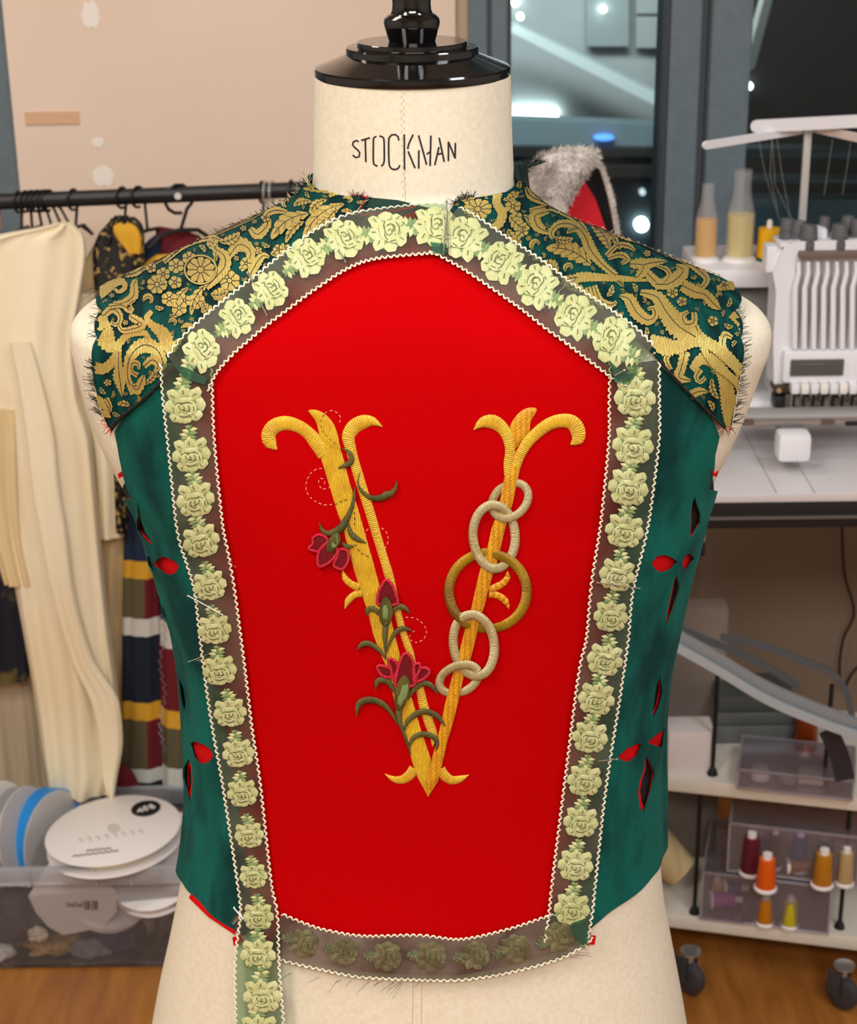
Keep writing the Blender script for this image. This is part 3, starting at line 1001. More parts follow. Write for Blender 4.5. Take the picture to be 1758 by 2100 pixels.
# little red corners showing below the hem and at the armholes
patch(lin_, [(484, 1918), (500, 1912), (503, 1926), (487, 1935)], 0.0045, 0, grid=8, thick=.001)
patch(lin_, [(1194, 1912), (1216, 1914), (1213, 1932), (1199, 1931)], 0.0045, 0, grid=8, thick=.001)
patch(lin_, [(400, 1832), (440, 1868), (488, 1902), (486, 1912), (435, 1878), (396, 1840)], 0.0036, 0, grid=8, thick=.001)
patch(lin_, [(252, 966), (258, 962), (261, 972), (254, 975)], 0.0042, 0, grid=6, thick=.001)
patch(lin_, [(1450, 958), (1458, 966), (1463, 960), (1460, 972), (1452, 968)], 0.0042, 0, grid=6, thick=.001)
lin_.build('lining', M_LINING, parent=vest, label='red felt lining')
it = MB()  # added black sheet, stands for the shade deep in the slits
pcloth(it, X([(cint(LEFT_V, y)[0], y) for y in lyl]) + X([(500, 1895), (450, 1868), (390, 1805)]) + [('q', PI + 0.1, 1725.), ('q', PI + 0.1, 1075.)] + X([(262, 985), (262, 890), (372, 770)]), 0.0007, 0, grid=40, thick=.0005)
it.build('gap_shade_sheet', M_GAPSEAM, parent=vest, label='added black sheet standing for gap shade in the left slits')
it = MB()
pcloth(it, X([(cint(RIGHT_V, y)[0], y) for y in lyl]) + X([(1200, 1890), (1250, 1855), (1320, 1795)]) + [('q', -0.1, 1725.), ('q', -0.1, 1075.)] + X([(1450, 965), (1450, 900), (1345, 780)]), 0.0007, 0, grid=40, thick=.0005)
it.build('gap_shade_sheet', M_GAPSEAM, parent=vest, label='added black sheet standing for gap shade in the left slits')

# ---- red front panel
fr_l = [(cint(LEFT_V, y)[0] - cint(LEFT_V, y)[1] * .22, y) for y in range(770, 1900, 40)]
fr_r = [(cint(RIGHT_V, y)[0] + cint(RIGHT_V, y)[1] * .18, y) for y in range(1895, 760, -40)]
front = fr_l + [(530, 1925), (600, 1948), (666, 1968), (746, 1984), (857, 1990), (946, 1990), (1046, 1972), (1134, 1944), (1180, 1920)] + fr_r + \
    [(1290, 742), (1204, 668), (1076, 575), (998, 522), (950, 480), (905, 448), (862, 440), (764, 478), (700, 510), (560, 612), (430, 716)]
mb = MB(); patch(mb, front, 0.0060, 0, grid=16, thick=0.0022)
mb.build('front_panel', M_REDFELT, parent=vest, label='bright red felt front panel')

# ---- neck facing (dark green patch under the collar edge)
mb = MB(); patch(mb, [(700, 440), (740, 400), (766, 407), (818, 414), (873, 431), (905, 436), (905, 470), (760, 500), (690, 520)], 0.0040, 0, grid=10, thick=0.001)
mb.build('neck_facing', mat('dark_green_facing', C(10, 48, 42), 0.9), parent=vest)
stz = MB()
stroke(stz, [(745, 455, 3.5), (800, 445, 3.5), (852, 434, 3.5)], .0064, .0004, 0, n=2)
stz.build('red_edge', M_LINING, parent=vest)

# ---- brocade yokes
yokeL_px = [(246, 872), (264, 850), (300, 818), (340, 780), (372, 745), (392, 715), (430, 690), (520, 640), (640, 560), (700, 500), (752, 452), (760, 412), (745, 405), (719, 405), (690, 398), (668, 391), (652, 378), (646, 366)]
yokeL_out = X(yokeL_px) + [('q', PI + 0.15, 372.), ('q', PI + 0.75, 368.), ('q', PI + 0.55, 440.), ('q', PI + 0.4, 520.), ('q', PI + 0.3, 612.)] + \
    X([(214, 650), (211, 700), (208, 780), (218, 822), (232, 862), (240, 882)])
mbYL = MB(); pcloth(mbYL, yokeL_out, 0.0058, 0, grid=14, thick=0.0014)
yokeR_px = [(1476, 876), (1452, 853), (1430, 828), (1380, 778), (1340, 735), (1300, 700), (1204, 650), (1076, 560), (998, 505), (950, 470), (920, 440), (928, 424), (961, 412), (1000, 404), (1027, 396), (1044, 380), (1054, 360)]
yokeR_out = X(yokeR_px) + [('q', -0.15, 366.), ('q', -0.75, 362.), ('q', -0.55, 440.), ('q', -0.4, 520.), ('q', -0.3, 610.)] + \
    X([(1500, 650), (1508, 700), (1504, 760), (1492, 830), (1484, 880)])
mbYR = MB(); pcloth(mbYR, yokeR_out, 0.0058, 0, grid=14, thick=0.0014)
clipL = [(244, 876), (300, 820), (372, 745), (352, 752), (395, 688), (470, 632), (560, 562), (640, 505), (690, 474), (755, 450), (760, 410), (719, 403), (665, 388), (650, 370), (640, 352), (560, 400), (400, 470), (216, 596), (213, 640), (211, 700), (209, 780), (219, 822), (234, 862)]
clipR = [(1476, 876), (1455, 856), (1380, 780), (1335, 728), (1290, 682), (1204, 632), (1140, 594), (1076, 536), (1000, 482), (950, 455), (920, 436), (928, 420), (961, 408), (1027, 392), (1054, 350), (1110, 400), (1300, 480), (1498, 596), (1499, 640), (1507, 700), (1503, 760), (1491, 830), (1483, 876)]
GO = 0.0061


def serr_poly(pts, amp=0.35, pitch=9.0, step=3.0):
    """outline of a tapering band with leafy notches along both edges"""
    q = cr(pts, step); N = len(q); L, R = [], []; s = 0
    for i, a in enumerate(q):
        t = q[min(i + 1, N - 1)][:2] - q[max(i - 1, 0)][:2]
        t = t / (np.linalg.norm(t) + 1e-9); nn = np.array([-t[1], t[0]])
        if i: s += np.linalg.norm(a[:2] - q[i - 1][:2])
        ph = (s / pitch) % 1.0
        f = 1 - amp * (1 - abs(2 * ph - 1) ** 0.8) if amp else 1
        wd = max(a[2] / 2, 0.8)
        L.append(tuple(a[:2] + nn * wd * f)); R.append(tuple(a[:2] - nn * wd * (1 - amp * (1 - abs(2 * ((ph + .5) % 1) - 1) ** .8)) if amp else a[:2] - nn * wd))
    return L + R[::-1]


class Broc:
    def __init__(s, mb, tr, clip):
        s.mb, s.tr, s.clip, s.k = mb, tr, clip, 0
        s.polys = []

    def fill(s, seed, tries=2600, lim=5.0):
        r = random.Random(seed)
        xs = [p[0] for p in s.clip]; ys = [p[1] for p in s.clip]
        X_ = np.array([r.uniform(min(xs), max(xs)) for _ in range(tries)]); Y_ = np.array([r.uniform(min(ys), max(ys)) for _ in range(tries)])
        k = inside_np(s.clip, X_, Y_); X_, Y_ = X_[k], Y_[k]
        D = edist(s.clip, X_, Y_)
        for p in s.polys:
            D = np.minimum(D, np.where(inside_np(p, X_, Y_), -1, edist(p, X_, Y_)))
        s.tr = lambda pts: [tuple(q) for q in pts]
        done = []
        for i in np.argsort(-D):
            if D[i] < lim: break
            x, y, d = X_[i], Y_[i], D[i]
            if any(math.hypot(x - a, y - b) < d * .9 + c * .9 for a, b, c in done): continue
            d = min(d, 15)
            a = r.uniform(0, 2 * PI)
            kind = r.random()
            if kind < .45:
                s.leaf(x - d * .8 * math.cos(a), y - d * .8 * math.sin(a), x + d * .85 * math.cos(a), y + d * .85 * math.sin(a), d * 3.0, 3)
            elif kind < .65: s.flower(x, y, d * 2.2, 5)
            else:
                s.ac([(x + d * .8 * math.cos(a + t) * (1 - t * .14), y + d * .8 * math.sin(a + t) * (1 - t * .14), w_ * d) for t, w_ in ((0, .15), (.8, .7), (1.7, .8), (2.6, .6), (3.8, .35), (4.8, .2))], .2, 5)
            done.append((x, y, d))

    def off(s):
        s.k += 1
        return GO + 0.00005 * (s.k % 18)

    def ac(s, pts, serr=0.34, pitch=8.0):
        p = s.tr(pts); o = s.off()
        pl = serr_poly(p, serr, pitch)
        s.polys.append(pl)
        patch(s.mb, pl, o + .0001, 1, grid=9, thick=0, clip=s.clip)
        # dark centre line
        q = [(a[0], a[1], 1.6) for a in p]
        if len(q) > 2: s.line(q, o + 0.0003)

    def line(s, q, o):
        q = [a for a in q]
        if all(inside(s.clip, a[0], a[1]) for a in q):
            stroke(s.mb, q, o, 0.0002, 2, n=2, step=5, flat=True)

    def leaf(s, x0, y0, x1, y1, w, lobes=5, bend=0.12):
        (x0, y0), (x1, y1) = s.tr([(x0, y0)])[0][:2], s.tr([(x1, y1)])[0][:2]
        w = w / 3.2
        d = np.array([x1 - x0, y1 - y0]); L = np.linalg.norm(d); d /= L; nn = np.array([-d[1], d[0]])
        mid = lambda t: np.array([x0, y0]) + d * L * t + nn * bend * L * math.sin(PI * t)
        l, r = [], []
        M = lobes * 6
        for i in range(M + 1):
            t = i / M
            e = math.sin(PI * min(1, t * .92 + .05)) ** 0.75
            ph = (t * lobes) % 1
            f = 0.68 + 0.32 * (ph ** .7 if t < .97 else 0)
            l.append(tuple(mid(t) + nn * w / 2 * e * f)); r.append(tuple(mid(t) - nn * w / 2 * e * f))
        o = s.off()
        s.polys.append(l + r[::-1])
        patch(s.mb, l + r[::-1], o + .0001, 1, grid=9, thick=0, clip=s.clip)
        s.line([tuple(mid(t)) + (1.6,) for t in (0.02, .3, .6, .88)], o + .0003)
        for i in range(1, lobes):
            t = i / lobes
            for sg in (1, -1):
                a = mid(t - .08); b = mid(t + .06) + nn * sg * w * .36
                s.line([tuple(a) + (1.3,), tuple(b) + (1.0,)], o + .0003)

    def flower(s, cx, cy, r, n=7, ctr=True):
        (cx, cy) = s.tr([(cx, cy)])[0][:2]; r = r / 3.2
        o = s.off()
        pl = [(cx + r * (0.86 + .16 * abs(math.sin(n * a / 2))) * math.cos(a), cy + r * .92 * (0.84 + .16 * abs(math.sin(n * a / 2))) * math.sin(a)) for a in np.linspace(0, 2 * PI, 6 * n, endpoint=False)]
        s.polys.append(pl)
        patch(s.mb, pl, o + .0001, 1, grid=9, thick=0, clip=s.clip)
        for k in range(n):
            a = 2 * PI * k / n
            s.line([(cx + r * .25 * math.cos(a), cy + r * .25 * math.sin(a), 1.8), (cx + r * .86 * math.cos(a), cy + r * .8 * math.sin(a), 1.8)], o + .0003)
        if r > 9:
            s.line([(cx + r * .24 * math.cos(a), cy + r * .24 * math.sin(a), 1.8) for a in np.linspace(0, 2 * PI, 9)], o + .0003)

    def ring(s, cx, cy, rx, ry, w):
        p = [(cx + rx * math.cos(a), cy + ry * math.sin(a), w) for a in np.linspace(0, 2 * PI, 25)]
        p = s.tr(p); o = s.off()
        stroke(s.mb, p, o + .0004, .0003, 2, n=2, step=5, flat=True)
        stroke(s.mb, [(a[0], a[1], a[2] * .6) for a in p], o + .0006, .0003, 1, n=2, step=5, flat=True)


B = Broc(mbYL, T((170, 380), 3.196), clipL)
for a in [[(125, 1030, 50), (150, 950, 110), (200, 1040, 120), (255, 1075, 60), (335, 1012, 50), (430, 1002, 46), (475, 1035, 10)],
          [(165, 905, 50), (225, 860, 60), (275, 900, 46), (266, 950, 34), (225, 952, 24), (232, 918, 14)],
          [(110, 1130, 30), (130, 1180, 76), (190, 1190, 76), (250, 1135, 60), (285, 1080, 36)],
          [(278, 1100, 40), (278, 1180, 60), (285, 1250, 92), (303, 1372, 5)],
          [(378, 1350, 60), (335, 1240, 46), (350, 1130, 76), (430, 1070, 92), (520, 1095, 80), (560, 1165, 60), (545, 1210, 16)],
          [(400, 1235, 40), (362, 1210, 30), (365, 1162, 36), (402, 1165, 34), (408, 1198, 18)],
          [(440, 1180, 40), (490, 1145, 56), (530, 1175, 50), (500, 1225, 18)],
          [(268, 955, 30), (290, 990, 34), (350, 985, 46), (420, 955, 66), (350, 910, 50), (335, 900, 14)],
          [(485, 872, 36), (452, 915, 46), (490, 960, 60), (550, 1000, 96), (600, 1070, 110), (640, 1070, 60), (700, 1030, 12)],
          [(675, 968, 8), (715, 950, 36), (780, 968, 20)],
          [(125, 800, 60), (150, 750, 110), (220, 695, 100), (290, 690, 50), (308, 725, 40), (270, 755, 30), (240, 735, 20)],
          [(230, 828, 26), (300, 825, 56), (365, 780, 70), (370, 700, 56), (392, 668, 5)],
          [(205, 850, 36), (290, 838, 46), (345, 870, 56), (340, 830, 30), (370, 810, 20)],
          [(130, 1355, 30), (165, 1400, 70), (200, 1470, 60), (235, 1500, 10)],
          [(205, 1375, 40), (232, 1430, 30), (225, 1470, 20)],
          [(365, 1290, 40), (398, 1325, 70), (430, 1265, 56), (440, 1230, 14)],
          [(840, 720, 50), (900, 660, 80), (960, 590, 90), (960, 520, 80), (900, 478, 40)],
          [(985, 520, 40), (1050, 440, 110), (1120, 470, 80), (1120, 540, 60), (1060, 600, 40)],
          [(395, 620, 30), (560, 530, 28), (760, 430, 26), (960, 345, 26), (1120, 275, 24), (1240, 205, 16)],
          [(390, 585, 20), (620, 480, 18), (900, 360, 16), (1100, 270, 14)],
          [(1125, 335, 40), (1175, 375, 80), (1240, 310, 60), (1235, 245, 50), (1300, 215, 56), (1375, 225, 30)],
          [(1120, 640, 60), (1165, 560, 70), (1210, 510, 50), (1250, 520, 20)],
          [(150, 880, 20), (120, 870, 40), (112, 900, 20)], [(118, 950, 20), (110, 1010, 30), (100, 1060, 14)],
          [(560, 560, 40), (700, 450, 40), (860, 400, 46), (940, 420, 20)],
          [(300, 645, 40), (380, 625, 60), (430, 590, 30)], [(190, 640, 50), (260, 610, 40), (330, 580, 30)]]:
    B.ac(a)
for l in [(840, 700, 740, 890, 64), (870, 760, 985, 735, 60), (720, 720, 630, 880, 60), (900, 560, 860, 400, 50), (930, 430, 1060, 370, 70), (820, 800, 860, 880, 50),
          (1510, 235, 1265, 405, 110), (1480, 290, 1360, 430, 60), (1740, 150, 1470, 400, 100), (1700, 60, 1500, 45, 76), (1540, 140, 1420, 180, 60), (1640, 120, 1520, 230, 60),
          (1680, 240, 1560, 340, 70), (1260, 500, 1380, 440, 70), (1300, 520, 1340, 430, 50), (1620, 20, 1530, 0, 50), (1750, 30, 1660, 100, 60), (1700, 200, 1620, 330, 50), (600, 900, 690, 850, 40),
          (470, 1210, 540, 1240, 40), (640, 1040, 700, 1080, 40), (440, 1290, 520, 1200, 44)]:
    B.leaf(*l)
for f in [(520, 705, 66, 8), (600, 795, 52, 6), (665, 850, 52, 6), (560, 640, 46, 6), (640, 580, 52, 6), (725, 530, 46, 6), (775, 800, 56, 6), (990, 670, 70, 7), (930, 760, 50, 6), (840, 850, 40, 6),
          (112, 860, 22, 6), (1100, 560, 40, 5), (880, 440, 40, 5), (1310, 470, 34, 5), (700, 800, 40, 5), (1180, 480, 26, 5), (480, 600, 34, 5), (560, 700, 30, 5), (640, 690, 44, 5), (1230, 270, 30, 5)]:
    B.flower(*f)
B.flower(805, 610, 92, 10); B.ring(805, 610, 104, 90, 16)
B.fill(3)
B = Broc(mbYR, T((1000, 380), 3.139), clipR)
for a in [[(440, 705, 30), (560, 640, 70), (700, 640, 56), (850, 650, 44), (1010, 662, 18)],
          [(800, 630, 50), (715, 560, 60), (640, 470, 90), (600, 380, 80), (530, 310, 66), (430, 300, 56), (380, 350, 50), (395, 395, 26)],
          [(360, 215, 30), (270, 240, 80), (290, 310, 80), (360, 350, 40), (345, 320, 18)],
          [(230, 205, 30), (350, 190, 44), (480, 240, 44), (560, 290, 44), (615, 355, 26)],
          [(740, 510, 40), (810, 445, 40), (880, 445, 46), (925, 478, 18)],
          [(750, 525, 30), (830, 502, 46), (872, 530, 48), (835, 560, 24)],
          [(890, 560, 50), (975, 570, 110), (960, 620, 80), (930, 645, 30)],
          [(1135, 545, 5), (1060, 550, 60), (980, 565, 80)],
          [(1000, 620, 60), (1080, 690, 80), (1142, 640, 44), (1120, 595, 40), (1055, 575, 16)],
          [(1050, 690, 60), (1130, 690, 84), (1200, 650, 110), (1235, 600, 80), (1185, 575, 30)],
          [(1150, 515, 15), (1250, 540, 60), (1330, 600, 60), (1385, 660, 50), (1350, 712, 40), (1320, 690, 22)],
          [(1400, 560, 30), (1480, 620, 50), (1590, 665, 26)],
          [(1225, 700, 90), (1300, 740, 100), (1370, 760, 76), (1430, 820, 76), (1475, 857, 8)],
          [(955, 740, 40), (1060, 770, 90), (1120, 860, 130), (1200, 950, 160), (1290, 1000, 90), (1350, 1032, 40)],
          [(1300, 870, 40), (1300, 930, 50), (1245, 940, 50), (1225, 890, 40), (1265, 865, 26)],
          [(820, 760, 14), (880, 780, 84), (930, 860, 96), (1000, 910, 80), (1048, 890, 50), (1040, 840, 40), (1000, 845, 20)],
          [(1025, 1000, 26), (1090, 1050, 110), (1180, 1060, 86), (1300, 1035, 60), (1400, 1050, 70), (1500, 1110, 80), (1580, 1200, 70), (1575, 1330, 30)],
          [(1365, 1225, 30), (1332, 1252, 30), (1308, 1222, 36), (1335, 1175, 50)],
          [(1280, 1180, 50), (1340, 1120, 70), (1420, 1135, 90), (1480, 1210, 100), (1500, 1310, 110), (1500, 1400, 96), (1500, 1500, 50), (1510, 1560, 10)],
          [(1240, 1080, 80), (1215, 1170, 66), (1200, 1225, 80), (1275, 1245, 14)],
          [(1270, 1330, 60), (1330, 1305, 56), (1385, 1310, 10)],
          [(1450, 720, 40), (1550, 700, 70), (1590, 745, 20)], [(1540, 880, 60), (1590, 930, 60), (1600, 990, 30)],
          [(1535, 1010, 26), (1490, 995, 46), (1470, 1050, 56), (1510, 1120, 60)], [(1310, 945, 40), (1340, 1000, 50), (1430, 1060, 50), (1470, 1120, 40)],
          [(235, 490, 30), (265, 520, 40), (300, 525, 18)], [(660, 690, 40), (700, 780, 46), (770, 812, 46), (805, 790, 18)], [(620, 700, 40), (650, 790, 60), (720, 830, 20)],
          [(190, 40, 20), (230, 110, 56), (330, 160, 46), (380, 170, 20)],
          [(230, 40, 18), (500, 165, 36), (750, 280, 56), (950, 372, 60), (1150, 455, 50), (1215, 480, 20)], [(700, 290, 60), (850, 380, 60), (960, 410, 50)], [(950, 400, 50), (1080, 460, 60), (1180, 480, 30)],
          [(20, 70, 66), (20, 150, 60), (62, 230, 66), (40, 300, 66), (-30, 335, 40)], [(1250, 545, 26), (1400, 600, 30), (1560, 655, 16)],
          [(1340, 1060, 40), (1420, 1150, 50), (1560, 1260, 50), (1560, 1400, 20)], [(1540, 1330, 60), (1545, 1420, 50), (1530, 1500, 20)], [(1150, 1180, 30), (1120, 1120, 40), (1160, 1080, 30)]]:
    B.ac(a)
for l in [(640, 560, 352, 450, 130, 6), (760, 460, 650, 310, 96, 6), (830, 470, 700, 330, 50), (620, 740, 470, 700, 60), (700, 740, 640, 850, 60), (560, 640, 440, 690, 56), (430, 610, 335, 535, 76), (360, 560, 420, 590, 50),
          (110, 240, 235, 330, 90), (100, 330, 190, 420, 70), (60, 130, 150, 70, 56), (400, 390, 520, 400, 56), (420, 400, 440, 440, 40), (1400, 1230, 1440, 1350, 50), (90, 420, 180, 380, 60), (-10, 40, -90, 90, 60), (240, 300, 200, 230, 40),
          (1100, 700, 1130, 640, 40), (560, 330, 480, 360, 50), (850, 700, 800, 660, 40)]:
    B.leaf(*l)
for f in [(-88, 190, 88, 10), (125, 175, 52, 6), (150, 250, 40, 5), (1163, 742, 38, 6), (120, 90, 36, 5), (190, 340, 44, 6), (-150, 120, 40, 5), (330, 560, 34, 5), (1500, 700, 30, 5)]:
    B.flower(*f)
B.fill(4)
mbYL.build('shoulder_yoke', [M_BROCBASE, M_GOLDB, M_DARKT], parent=vest, label='green and gold brocade yoke on the photo\'s left shoulder')
mbYR.build('shoulder_yoke', [M_BROCBASE, M_GOLDB, M_DARKT], parent=vest, label='green and gold brocade yoke on the photo\'s right shoulder')

# yoke seams: black running stitches with reddish lumps
M_BRST = mat('brown_stitch', C(70, 48, 46), .7)
for pl in ([(246, 868), (264, 849), (300, 820), (340, 782), (372, 748)], [(1474, 874), (1452, 852), (1430, 828), (1380, 778), (1342, 740)]):
    ss = MB()
    stroke(ss, [(x, y, 4.5) for x, y in pl], .0072, .0006, 0, n=3)
    q = cr([(x, y, 1) for x, y in pl], 3)
    for i in range(0, len(q) - 4, 5):
        a, b = q[i], q[i + 3]
        stroke(ss, [(a[0] - 1, a[1] - 3, 2.6), (b[0] - 1, b[1] - 3, 2.6)], .0076, .0008, 1, n=3, step=4)
    ss.build('yoke_seam', [M_GAPSEAM, M_BRST], parent=vest)

# ---- frayed threads
fy = MB()


def thread3(p0, dirs, r, mt):
    pts = [Vector(p0)]
    for d in dirs: pts.append(pts[-1] + d)
    fy.tube(pts, [r * (1 - .5 * i / len(pts)) for i in range(len(pts))], mt, n=4, cap=False)


def fray(line, count, length, out, mt_choices, r=0.00022, spread=0.5, off=.006):
    q = cr([(x, y, 1) for x, y in line], 3)
    for i in range(count):
        a = q[rnd.randrange(len(q))]
        p = drape([(a[0], a[1])], np.array([off]))[0]
        L = length * (0.35 + rnd.random() * .9)
        ang = math.atan2(-out[1], out[0]) + (rnd.random() - .5) * 2 * spread
        d = Vector((math.cos(ang), -0.45 + rnd.random() * .5, math.sin(ang)))
        cv_ = Vector((rnd.uniform(-.4, .4), rnd.uniform(-.3, .3), rnd.uniform(-.5, .25)))
        thread3(p, [(d + cv_ * k * .12).normalized() * L / 4 for k in range(4)], r, rnd.choice(mt_choices))


DK, RD, CRM = 0, 1, 2
fray([(214, 630), (212, 660), (210, 700)], 26, .006, (-1, -.2), [DK], spread=.5)
fray([(209, 740), (212, 800), (226, 850)], 80, .007, (-1, -.7), [DK], spread=.5)
fray([(226, 850), (242, 876)], 26, .005, (-.6, .6), [DK, RD, RD, CRM], spread=1.0)
fray([(250, 583), (205, 602)], 16, .020, (-1, .6), [DK], r=.00014, spread=.4)
fray([(640, 380), (560, 430), (480, 470), (400, 505)], 110, .004, (-.9, -.8), [DK, DK, CRM], spread=.5)
fray([(1502, 650), (1508, 690), (1507, 740), (1500, 800), (1488, 860)], 120, .006, (1, -.5), [DK], spread=.5)
fray([(1470, 870), (1484, 868)], 26, .006, (.3, 1), [DK, RD, RD, CRM], spread=1.4)
fray([(735, 408), (760, 412)], 60, .005, (.2, -1), [DK, DK, RD], spread=1.4)
fray([(752, 425), (742, 440), (732, 452)], 40, .004, (.4, .1), [RD, CRM, RD, DK], spread=1.4)
fray([(925, 430), (945, 418), (962, 412)], 90, .006, (-.3, -1), [DK], spread=1.2)
fray([(1050, 376), (1062, 352)], 30, .010, (.3, -1), [DK], spread=.5)
fray([(645, 362), (650, 378)], 24, .006, (-.2, -1), [CRM, DK, CRM], spread=.8)
fray([(1100, 428), (1200, 462), (1300, 500), (1400, 540), (1480, 575)], 90, .0022, (.4, -1), [CRM], spread=.4, r=.0003)
fray([(600, 1985), (700, 2000), (860, 2005)], 14, .012, (-.7, .6), [DK], r=.00016, spread=.3)
fray([(1160, 1955), (1180, 1945)], 4, .012, (1, -.05), [DK], r=.00014, spread=.2)
fray([(508, 1850), (505, 1880), (500, 1905)], 16, .012, (-.5, .9), [CRM, RD], r=.00016, spread=.4)
fray([(440, 1330), (430, 1345)], 3, .012, (-1, .4), [CRM], r=.00018, spread=.3)
fray([(475, 1130), (488, 1150)], 6, .007, (.9, .3), [CRM], r=.00018, spread=.8)
fy.build('frayed_threads', [M_DKTH, M_REDTH, M_CRTH], parent=vest, kind='stuff')
# curled brocade flap standing up at the neck side
fl = MB()
for i in range(9):
    t = i / 8
    p0 = drape([(1052 + 3 * i, 378 + 2 * i)], np.array([.006]))[0]
    tip = P(1064 + 44 * t, 352 - 26 * t + 8 * t * t, YC + .01)
    m = (Vector(p0) + tip) / 2 + Vector((-.006, 0, .006))
    fl.tube([p0, m, tip, tip + Vector((.004, 0, .001))], [.0016, .0018, .001, .0003], 0, n=6)
for i in range(60):
    t = rnd.random()
    b = P(1062 + 40 * t, 352 - 22 * t, YC + .01)
    d = Vector((rnd.uniform(.1, 1), 0, rnd.uniform(-.3, .9))).normalized() * rnd.uniform(.002, .007)
    fl.tube([b, b + d], [.0003, .0001], 0, n=3, cap=False)
fl.build('frayed_flap', M_DKTH, parent=vest)

# ---- ribbons
RO = 0.0088


def rose(mb, cx, cy, ang, sc, off, flip=1, dark=False):
    ca, sa = math.cos(ang), math.sin(ang)

    def w(u, v): return (cx + sc * (u * flip * ca - v * sa), cy + sc * (u * flip * sa + v * ca))

    def petal(u, v, ru, rv, rot, o, mt=2, h=.0008):
        cr_, sr_ = math.cos(math.radians(rot)), math.sin(math.radians(rot))
        pl = []
        for a in np.linspace(0, 2 * PI, 20, endpoint=False):
            k = 1 + .07 * math.cos(5 * a + u * 9)
            x, y = ru * .96 * k * math.cos(a), rv * .96 * k * math.sin(a)
            pl.append(w(u + x * cr_ - y * sr_, v + x * sr_ + y * cr_))
        patch(mb, pl, off + o, mt, grid=7, h=h, hw=4.5, thick=0.0003)

    petal(0, .05, 1.08, 1.08, 0, .0000, 3, .0002)
    for pp in [(-.60, -.56, .46, .32, 42), (.02, -.74, .34, .36, 0), (.60, -.56, .46, .32, -40), (-.90, .04, .27, .40, 12), (.90, .04, .27, .38, -12), (-.62, .70, .38, .28, 35), (.56, .74, .40, .28, -30), (-.02, .90, .30, .22, 0)]:
        petal(*pp, .0002)
    for pp in [(0, -.24, .54, .19, 4), (-.44, .20, .24, .44, 14), (.46, .22, .24, .42, -14), (0, .58, .42, .18, 0), (-.10, .14, .20, .25, 20), (.17, .20, .15, .24, -20)]:
        petal(*pp, .0009)
    for ln in [[(-.50, -.02), (-.25, -.14), (.05, -.10), (.30, -.16), (.54, -.04)], [(-.22, .02), (-.30, .25), (-.12, .46), (.12, .44)], [(.30, .02), (.26, .22), (.08, .30), (-.04, .18), (.06, .06)], [(-.34, .56), (-.05, .70), (.3, .60)], [(-.52, .12), (-.56, .4)], [(.62, .1), (.6, .42)], [(-.74, -.62), (-.5, -.5)], [(.74, -.62), (.5, -.48)], [(0, -.86), (.03, -.62)], [(-.66, .8), (-.52, .62)], [(.62, .84), (.5, .66)]]:
        stroke(mb, [w(a, b) + (1.5,) for a, b in ln], off + .0019, .0003, 4, n=2, step=4)
    # leafy sprig behind, toward -v
    st = [(.1, -.75), (.12, -1.1), (-.05, -1.5), (-.2, -1.78)]
    stroke(mb, [w(a, b) + (3.2,) for a, b in st], off + .0003, .0007, 3, n=3, step=5)
    for (a, b), (c, d) in [((.1, -.95), (.55, -1.0)), ((.1, -1.1), (.6, -1.28)), ((.02, -1.3), (.42, -1.52)), ((.08, -1.0), (-.42, -.98)), ((.02, -1.25), (-.5, -1.22)), ((-.05, -1.45), (-.52, -1.5)), ((-.1, -1.6), (.22, -1.72))]:
        m = ((a + c) / 2, (b + d) / 2)
        stroke(mb, [w(a, b) + (2,), w(*m) + (sc * .32,), w(c, d) + (1,)], off + .0002, .0008, 3 if (a + b * 7) % .2 < .1 else 2, n=3, step=5)
    patch(mb, [w(*p) for p in [(-.25, -.95), (.4, -1.0), (.3, -1.35), (-.05, -1.6), (-.35, -1.25)]], off, 3, grid=9, thick=.0002)


M_PET2 = mat('reverse_bronze_petal', C(150, 142, 104), 0.5, col2=C(112, 100, 72), nscale=90, bscale=1500, bstr=.6, bdist=.0005, wave=(600, C(50, 44, 30), 0.75, (1, .8, .4), 2))  # duller reverse side of the roses on the face-down hem ribbon
M_SPR2 = mat('reverse_sage_sprig', C(112, 122, 88), 0.55, col2=C(80, 92, 64), nscale=80)


